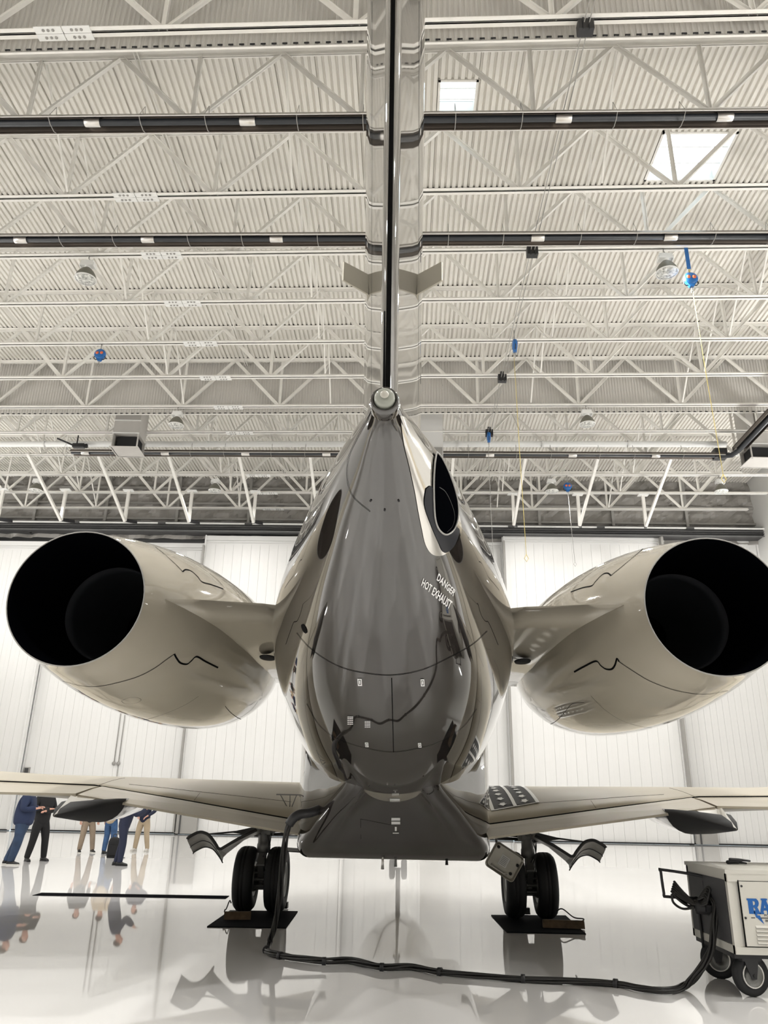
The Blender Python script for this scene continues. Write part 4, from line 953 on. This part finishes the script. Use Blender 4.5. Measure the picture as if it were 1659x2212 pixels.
CROSS = (((-.27, -.04, 1.17), (.06, -.22, 1.2)), ((.27, -.04, 1.17), (-.06, -.24, 1.15)))
pA = atz(24, 1868, 0); pB = atz(48, 1862, 0); pC = atz(177, 1843, 0); pD = atz(232, 1845, 0); pE = atz(259, 1870, 0); pF = atz(301, 1839, 0)
person((pA.x+.12, pA.y, 0), RD(100), 'man in navy sweater and dark jeans, leftmost, behind the left wing', 'navy', 'jeans', ((-.10, .10), (.10, .24)), bulk=1.3, scale=1.07, lean=(0, -.04), arms=(((-.27, -.02, 1.17), (-.14, -.27, 1.2)), ((.27, -.02, 1.17), (.12, -.27, 1.22))), belly=.155)
person((pB.x+.2, pB.y+.3, 0), RD(50), 'person all in black with folded arms beside the navy sweater', 'blackcloth', 'blackcloth', ((-.2, .05), (.19, .0)), lean=(.0, -.04), arms=CROSS, sole=False, scale=1.05, bulk=1.1)
person((pC.x, pC.y+.2, 0), RD(35), 'person in grey-brown trousers and black sneakers seen under the flap fairing', 'blackcloth', 'khaki', ((-.16, .03), (.2, -.04)))
person((pD.x, pD.y, 0), RD(170), 'person in tan shirt and blue jeans beside the black backpack', 'tan', 'jeans2', ((-.12, .0), (.13, .0)), belly=.15, sole=False)
ph = person((pE.x-.02, pE.y, 0), RD(98), 'person in navy work uniform leaning forward to take a picture', 'navy2', 'navy2', ((-.09, -.02), (.09, .1)), lean=(0, -.16), arms=(((-.2, -.30, 1.15), (-.06, -.50, 1.32)), ((.2, -.30, 1.15), (.06, -.50, 1.32))), sole=False)
person((pF.x+.05, pF.y, 0), RD(-10), 'person in light khaki trousers and dark jacket, rightmost of the group', 'navy2', 'khaki2', ((-.22, .0), (.2, .0)), shoes='sole', arms=(((-.33, .05, 1.2), (-.17, -.14, 1.05)), ((.33, .05, 1.2), (.17, -.14, 1.05))))
p = ph.matrix_basis @ V((0, -.60, 1.36))
t = thing('phone', 'white phone held up by the person in navy uniform', 'phone', p, RD(98))
mb = MB(); mb.box((0, 0, 0), (.15, .01, .075)); mb.obj('casing', 'white', t)
mb = MB(); mb.box((0, .0055, 0), (.14, .002, .068)); mb.obj('screen', 'black', t)
q = atz(243, 1853, 0)
t = thing('backpack', 'black backpack standing on the floor beside blue jeans', 'bag', (q.x, q.y, 0), RD(10))
mb = MB(); mb.loft([[(.17*f*cos(a_) if abs(cos(a_)) < .9 else .16*f*(1 if cos(a_) > 0 else -1), .12*f*sin(a_), z) for a_ in [i*pi/8 for i in range(16)]] for z, f in ((0, .95), (.05, 1.02), (.25, 1.03), (.42, .95), (.5, .75), (.53, .4))], 0, True, True); mb.obj('bag_body', 'blackcloth', t)
mb = MB(); mb.tube(spline([(-.05, 0, .52), (-.04, 0, .6), (.04, 0, .6), (.05, 0, .52)], 5), .012, 6); mb.obj('carry_loop', 'black', t)
mb = MB(); mb.box((0, -.13, .2), (.24, .05, .24)); mb.obj('front_pocket', 'blackcloth', t)
mb = MB(); mb.tube(spline([(.12, -.08, .1), (.2, -.1, .02), (.35, -.12, .015)], 5), .012, 6); mb.obj('strap', 'black', t)

# ------------------------------------------------------------------ things on the floor
def floor_quad(px, z, th, name, m_, label, cat, group=None):
    P = [atz(x, y, z) for x, y in px]; mb = MB()
    mb.add([(p.x, p.y, .001) for p in P]+[(p.x, p.y, th) for p in P], [(3, 2, 1, 0), (4, 5, 6, 7), (0, 1, 5, 4), (1, 2, 6, 5), (2, 3, 7, 6), (3, 0, 4, 7)])
    return tag(mb.obj(name, m_), label, cat, group)
floor_quad([(447, 2003), (617, 2006), (643, 1970), (497, 1968)], 0, .012, 'rubber_mat', 'mat', 'black rubber mat under the left main wheels', 'mat', 'wheel mats')
floor_quad([(1095, 2015), (1266, 2019), (1222, 1979), (1061, 1978)], 0, .012, 'rubber_mat', 'mat', 'black rubber mat under the right main wheels', 'mat', 'wheel mats')
a_ = atz(80, 1932, 0); b_ = atz(800, 1942, 0)
mb = MB(); mb.bar((a_.x, a_.y, .004), (b_.x*.0-3.0, a_.y+.3*((-3.0-a_.x)/(b_.x-a_.x)), .004), .40, .008); tag(mb.obj('floor_strip', 'tape'), 'long thin black strip lying on the floor at left', 'strip')
def chock(px0, px1, lab, r=.055, ropeside=1):
    a_, b_ = atz(*px0, .05), atz(*px1, .05); a_.z = b_.z = .012
    t = thing('wheel_chock', lab, 'chock', a_, 0, 'wheel chocks'); d = b_-a_
    ax = d.normalized(); sd = V((-ax.y, ax.x, 0)); mb = MB()
    mb.loft([[o_ + sd*y*1.0 + V((0, 0, z)) for y, z in ((-r*1.1, 0), (r*1.1, 0), (r*1.0, r*.9), (r*.45, r*1.75), (-r*.45, r*1.75), (-r*1.0, r*.9))] for o_ in (d*0, d)], 0, True, False); mb.obj('block', 'wood', t)
    e = d if ropeside > 0 else d*0
    mb = MB(); mb.tube(spline([e*.96+V((0, 0, r*1.6)), e+V((.0, .02, r*2.1)), e*.8+V((0, .12, .12)), e*.6+V((0, .3, .2)), e*.5+V((0, .42, .16))], 6), .009, 6); mb.obj('rope', 'cable', t)
    return t
chock((484, 1979), (542, 1979), 'brown wooden chock behind the left outer wheel', ropeside=-1)
chock((1172, 1996), (1262, 1999), 'long brown wooden chock with rope behind the right outer wheel')
for (x, y, lab) in ((-1.93, 13.42, 'black chock in front of the left wheels'), (1.84, 13.42, 'black chock in front of the right wheels')):
    mb = MB(); mb.loft([[(x+dx, y+yy, z) for yy, z in ((-.08, .012), (.08, .012), (.05, .1), (-.05, .1))] for dx in (-.16, .16)], 0, True, False); tag(mb.obj('wheel_chock', 'black'), lab, 'chock', 'wheel chocks')

# ground power cart
CX, CY0, CY1, CZ0, CZ1 = 3.05, 8.02, 9.1, .36, 1.045
t = cart = thing('ground_power_cart', 'white ground power unit on black wheels at the right edge', 'cart', (CX, CY0, 0))
CLn = 1.7; D = CY1-CY0
mb = MB(); mb.box((CLn/2+.01, D/2, (CZ0+CZ1)/2), (CLn-.02, D-.02, CZ1-CZ0-.02)); 
for x in (.0, CLn):
    for y in (0, D): mb.box((x+(.02 if x == 0 else -.02), y+(.02 if y == 0 else -.02), (CZ0+CZ1)/2), (.05, .05, CZ1-CZ0))
mb.box((CLn/2, D/2, CZ1), (CLn+.03, D+.03, .035))
for y in (0.01, D-.01): mb.box((CLn/2, y, CZ1-.05), (CLn, .04, .07)); mb.box((CLn/2, y, CZ0+.03), (CLn, .04, .06))
mb.box((.01, D/2, CZ1-.05), (.03, D, .075)); mb.box((.01, D/2, CZ0+.035), (.03, D, .07)); mb.obj('cabinet', 'cartwhite', t)
mb = MB(); mb.box((-.004, D/2, (CZ0+CZ1)/2), (.012, D-.1, CZ1-CZ0-.15)); mb.obj('end_panel', 'cartgrey', t)
mb = MB(); mb.box((.1+.75, -.012, (CZ0+CZ1)/2-.005), (1.5, .012, CZ1-CZ0-.15)); dp = mb.obj('side_panel', 'cartwhite', t)
mb = MB(); 
for q in ((.1+.75, CZ1-.079), (.1+.75, CZ0+.068)): mb.box((q[0], -.006, q[1]), (1.52, .012, .007))
mb.box((.096, -.006, (CZ0+CZ1)/2), (.007, .012, CZ1-CZ0-.14)); mb.obj('panel_gap', 'seam', t)
for x, z in ((.12, CZ1-.12), (.12, CZ0+.30)):
    mb = MB(); mb.lathe((x, -.018, z), (0, -1, 0), [(0, .011), (.006, .009), (.007, 0)], 12); mb.obj('fastener', 'black', dp)
for cx in (.27, .46, .65, .84):
    for k in range(5):
        z = CZ0+.10+k*.032; mb = MB(); mb.add([(cx-.07, -.018, z+.012), (cx+.07, -.018, z+.012), (cx+.07, -.032, z-.006), (cx-.07, -.032, z-.006), (cx-.07, -.018, z-.006), (cx+.07, -.018, z-.006)], [(0, 1, 2, 3), (3, 2, 5, 4), (0, 3, 4), (1, 5, 2)]); mb.obj('louver', 'cartwhite', dp)
        mb = MB(); mb.box((cx, -.019, z-.009), (.14, .003, .006)); mb.obj('louver_shadow_gap', 'midgrey', dp)
def flat_text(body, x, z, w_, h_, m_, name, par, y=-.021):
    mb = MB()
    for poly, _ in text_polys(body): mb.add([(x+u*w_, y, z+(1-v)*h_) for u, v in poly], [tuple(range(len(poly)))])
    return mb.obj(name, m_, par)
lx, lz = .158, CZ0+.335
# two slab letters R A with a lightning bolt under the R
def slab(polys, m_, name):
    mb = MB()
    for j, P in enumerate(polys): mb.add([(lx+x, -.0195-.0006*j, lz+z) for x, z in P], [tuple(range(len(P)))])
    return mb.obj(name, m_, dp)
slab([[(0, 0), (.055, 0), (.055, .022), (.045, .022), (.045, .128), (0, .128)], [(-.008, .112), (-.008, .128), (.05, .128), (.05, .112)], [(.045, .128), (.08, .128), (.096, .11), (.1, .092), (.094, .07), (.08, .055), (.045, .055), (.045, .072), (.062, .078), (.066, .09), (.062, .102), (.045, .108)], [(.05, .058), (.08, .058), (.105, .0), (.078, .0)]], 'blue', 'letter_r')
slab([[(.098, 0), (.128, 0), (.165, .13), (.135, .13)], [(.135, .13), (.165, .13), (.205, 0), (.17, 0)], [(.12, .03), (.19, .03), (.185, .052), (.125, .052)], [(.094, 0), (.135, 0), (.135, .014), (.098, .014)], [(.163, 0), (.21, 0), (.208, .014), (.163, .014)], [(.12, .115), (.18, .115), (.18, .13), (.12, .13)]], 'blue', 'letter_a')
slab([[(.04, .03), (.085, .03), (.07, -.01), (.095, -.012), (.125, -.085), (.07, -.035), (.08, -.034), (.058, -.03)]], 'blue', 'lightning_bolt')
slab([[(.012, -.028), (.048, -.028), (.048, -.036), (.012, -.036)], [(.10, -.028), (.21, -.028), (.21, -.036), (.10, -.036)]], 'cartgrey', 'underline')
flat_text('PO', lx+.135, lz-.018, .04, .018, 'cartgrey', 'small_lettering', dp)
flat_text('BE', lx+.138, lz-.062, .038, .018, 'cartgrey', 'small_lettering', dp)
# tow handle on the end
mb = MB(); hx = -.36
mb.tube(spline([(.0, .62, CZ1-.32), (.0, .62, CZ1-.14), (-.02, .62, CZ1-.09), (hx, .78, CZ1-.05), (hx-.01, .78, CZ1-.07), (hx, .78, CZ1-.27), (hx+.02, .78, CZ1-.3), (-.06, .78, CZ1-.31), (-.03, .78, CZ1-.34), (-.02, .78, CZ1-.75)], 3), .014, 8); mb.obj('tow_handle', 'black', t)
mb = MB(); mb.box((-.03, D/2+.05, CZ1-.36), (.1, .4, .06)); mb.lathe((-.03, .5, CZ1-.36), (-1, 0, 0), [(0, .07), (.12, .06), (.13, 0)], 12); mb.obj('cable_bracket', 'black', t)
mb = MB(); mb.box((.5, D/2, CZ0-.02), (1.0, D-.1, .04)); mb.obj('chassis', 'black', t)
def caster(x, y, r, name, rz=0):
    c_ = link(name, None, t, (x, y, r), (0, 0, rz))
    mb = MB(); mb.lathe((0, 0, 0), (0, 1, 0), [(-.04, r*.62), (-.048, r*.75), (-.045, r*.92), (-.02, r), (.02, r), (.045, r*.92), (.048, r*.75), (.04, r*.62)], 32); mb.obj('tyre', 'rubber', c_)
    mb = MB(); mb.lathe((0, 0, 0), (0, 1, 0), [(-.03, 0), (-.045, .03), (-.03, .035), (-.02, r*.45), (-.042, r*.52), (-.042, r*.62), (.042, r*.62), (.03, r*.45), (.03, 0)], 28); mb.obj('wheel_disc', 'hub', c_)
    mb = MB(); mb.tube([(r*.58*cos(2*pi*k/28), -.045, r*.58*sin(2*pi*k/28)) for k in range(29)], .008, 6, cap=False); mb.obj('rim', 'alu', c_)
    mb = MB()
    for s in (-1, 1):
        mb.add([(-.09, s*.065, CZ0-r-.05), (.06, s*.065, CZ0-r-.05), (.02, s*.065, -.03), (-.03, s*.065, -.03), (-.09, s*.055, CZ0-r-.05), (.06, s*.055, CZ0-r-.05), (.02, s*.055, -.03), (-.03, s*.055, -.03)], [(0, 1, 2, 3), (7, 6, 5, 4), (0, 4, 5, 1), (1, 5, 6, 2), (2, 6, 7, 3), (3, 7, 4, 0)])
    mb.box((-.02, 0, CZ0-r-.05), (.2, .17, .03)); mb.tube([(0, -.075, 0), (0, .075, 0)], .015, 10); mb.obj('fork', 'black', c_)
caster(.17, .17, .175, 'caster_wheel', RD(12)); caster(.17, .92, .175, 'caster_wheel', RD(-20)); caster(1.45, .17, .175, 'caster_wheel', 0); caster(1.45, .92, .175, 'caster_wheel', 0)
g = thing('work_gloves', 'pair of dark work gloves lying on top of the power cart', 'gloves', (CX+.38, CY0+.72, CZ1+.018))
for k, (dx, a_) in enumerate(((0, 8), (.05, -12))):
    ch = [[('w', V((-.1, 0, .02+.02*k)), .022), ('p', V((0, 0, .022+.02*k)), (.035, .016)), ('f1', V((.07, .025, .018+.02*k)), .01), ('g1', V((.115, .03, .014+.02*k)), .009)]]
    for j in range(3): ch.append([('p', V((0, 0, .022+.02*k)), .03), ('f%d' % (j+2), V((.07, .005-.02*j, .018+.02*k)), .01), ('g%d' % (j+2), V((.118-.006*j, .006-.024*j, .014+.02*k)), .009)])
    ch.append([('p', V((0, 0, .022+.02*k)), .03), ('th', V((.02, .06, .018+.02*k)), .011)])
    o_ = skin('glove', ch, 'cartgrey' if k else 'blackcloth', g, 1); o_.rotation_euler = (0, 0, RD(a_)); o_.location = (dx, .03*k, .0)

# power cable bundle from belly to cart
F_ = [(575, 2052), (585, 2060), (605, 2065), (650, 2072), (700, 2077), (760, 2077), (825, 2090), (890, 2089), (950, 2100), (1030, 2107), (1130, 2115), (1215, 2119), (1330, 2125), (1380, 2135), (1445, 2141), (1480, 2131)]
path = [aty(705, 1742, 9.05), aty(672, 1755, 8.95), aty(645, 1760, 8.9), aty(628, 1775, 8.9), aty(618, 1800, 8.95), aty(611, 1850, 9.1), aty(606, 1905, 9.4), aty(600, 1960, 9.7), aty(592, 2005, 9.85), aty(581, 2035, 9.95)]
path += [atz(x, y, .03) for x, y in F_]
path += [aty(1512, 2098, 8.32), aty(1536, 2055, 8.34), aty(1542, 2010, 8.36), aty(1545, 1965, 8.38), aty(1540, 1945, 8.42), aty(1525, 1938, 8.5), aty(1500, 1955, 8.65), aty(1478, 1945, 8.7), aty(1455, 1925, 8.7)]
SP = spline(path, 7)
tot = len(SP); t = thing('power_cable', 'thick black power cable bundle running from the aircraft belly to the cart', 'cable', (0, 0, 0))
for k in range(5):
    pts = []
    for i, p in enumerate(SP):
        d = (SP[min(i+1, tot-1)]-SP[max(i-1, 0)]).normalized(); a_ = d.cross(V((0, 0, 1)));
        if a_.length < .1: a_ = V((1, 0, 0))
        a_.normalize(); b_ = a_.cross(d); ph_ = 2*pi*k/5 + i*.10; rr_ = .022*(1+.35*sin(i*.17+k))
        q = p + a_*cos(ph_)*rr_ + b_*sin(ph_)*rr_
        if q.z < .016: q.z = .016
        pts.append(q)
    mb = MB(); mb.tube(pts, .0135, 6); mb.obj('conductor', 'cable', t)
mb = MB(); mb.tube(SP[:24], [.05 if i > 2 else .04 for i in range(24)], 10); mb.obj('plug_sleeve', 'black', t)
for i in range(70, 165, 14):
    if i < tot-1:
        mb = MB(); mb.tube([SP[i]-(SP[i+1]-SP[i]).normalized()*.02, SP[i]+(SP[i+1]-SP[i]).normalized()*.02], .043, 10); mb.obj('cable_tie', 'black', t)
base = aty(1455, 1925, 8.7)
mb = MB()
for k in range(5):
    e = V((k*.008, 0, .01*k)); mb.tube(spline([aty(1450, 1925-k*3, 8.72)+e, aty(1475, 1942, 8.6)+e, aty(1505, 1955+k*2, 8.5)+e, aty(1527, 1952-k*4, 8.42)+e, aty(1522, 1938-k*3, 8.45)+e, aty(1508, 1944, 8.5)+e], 5), .0125, 6)
mb.tube(spline([aty(1451, 1932, 8.7), aty(1455, 1950, 8.7), aty(1475, 1963, 8.6), aty(1500, 1960, 8.5)], 5), .012, 6)
mb.obj('cable_coil', 'cable', t)
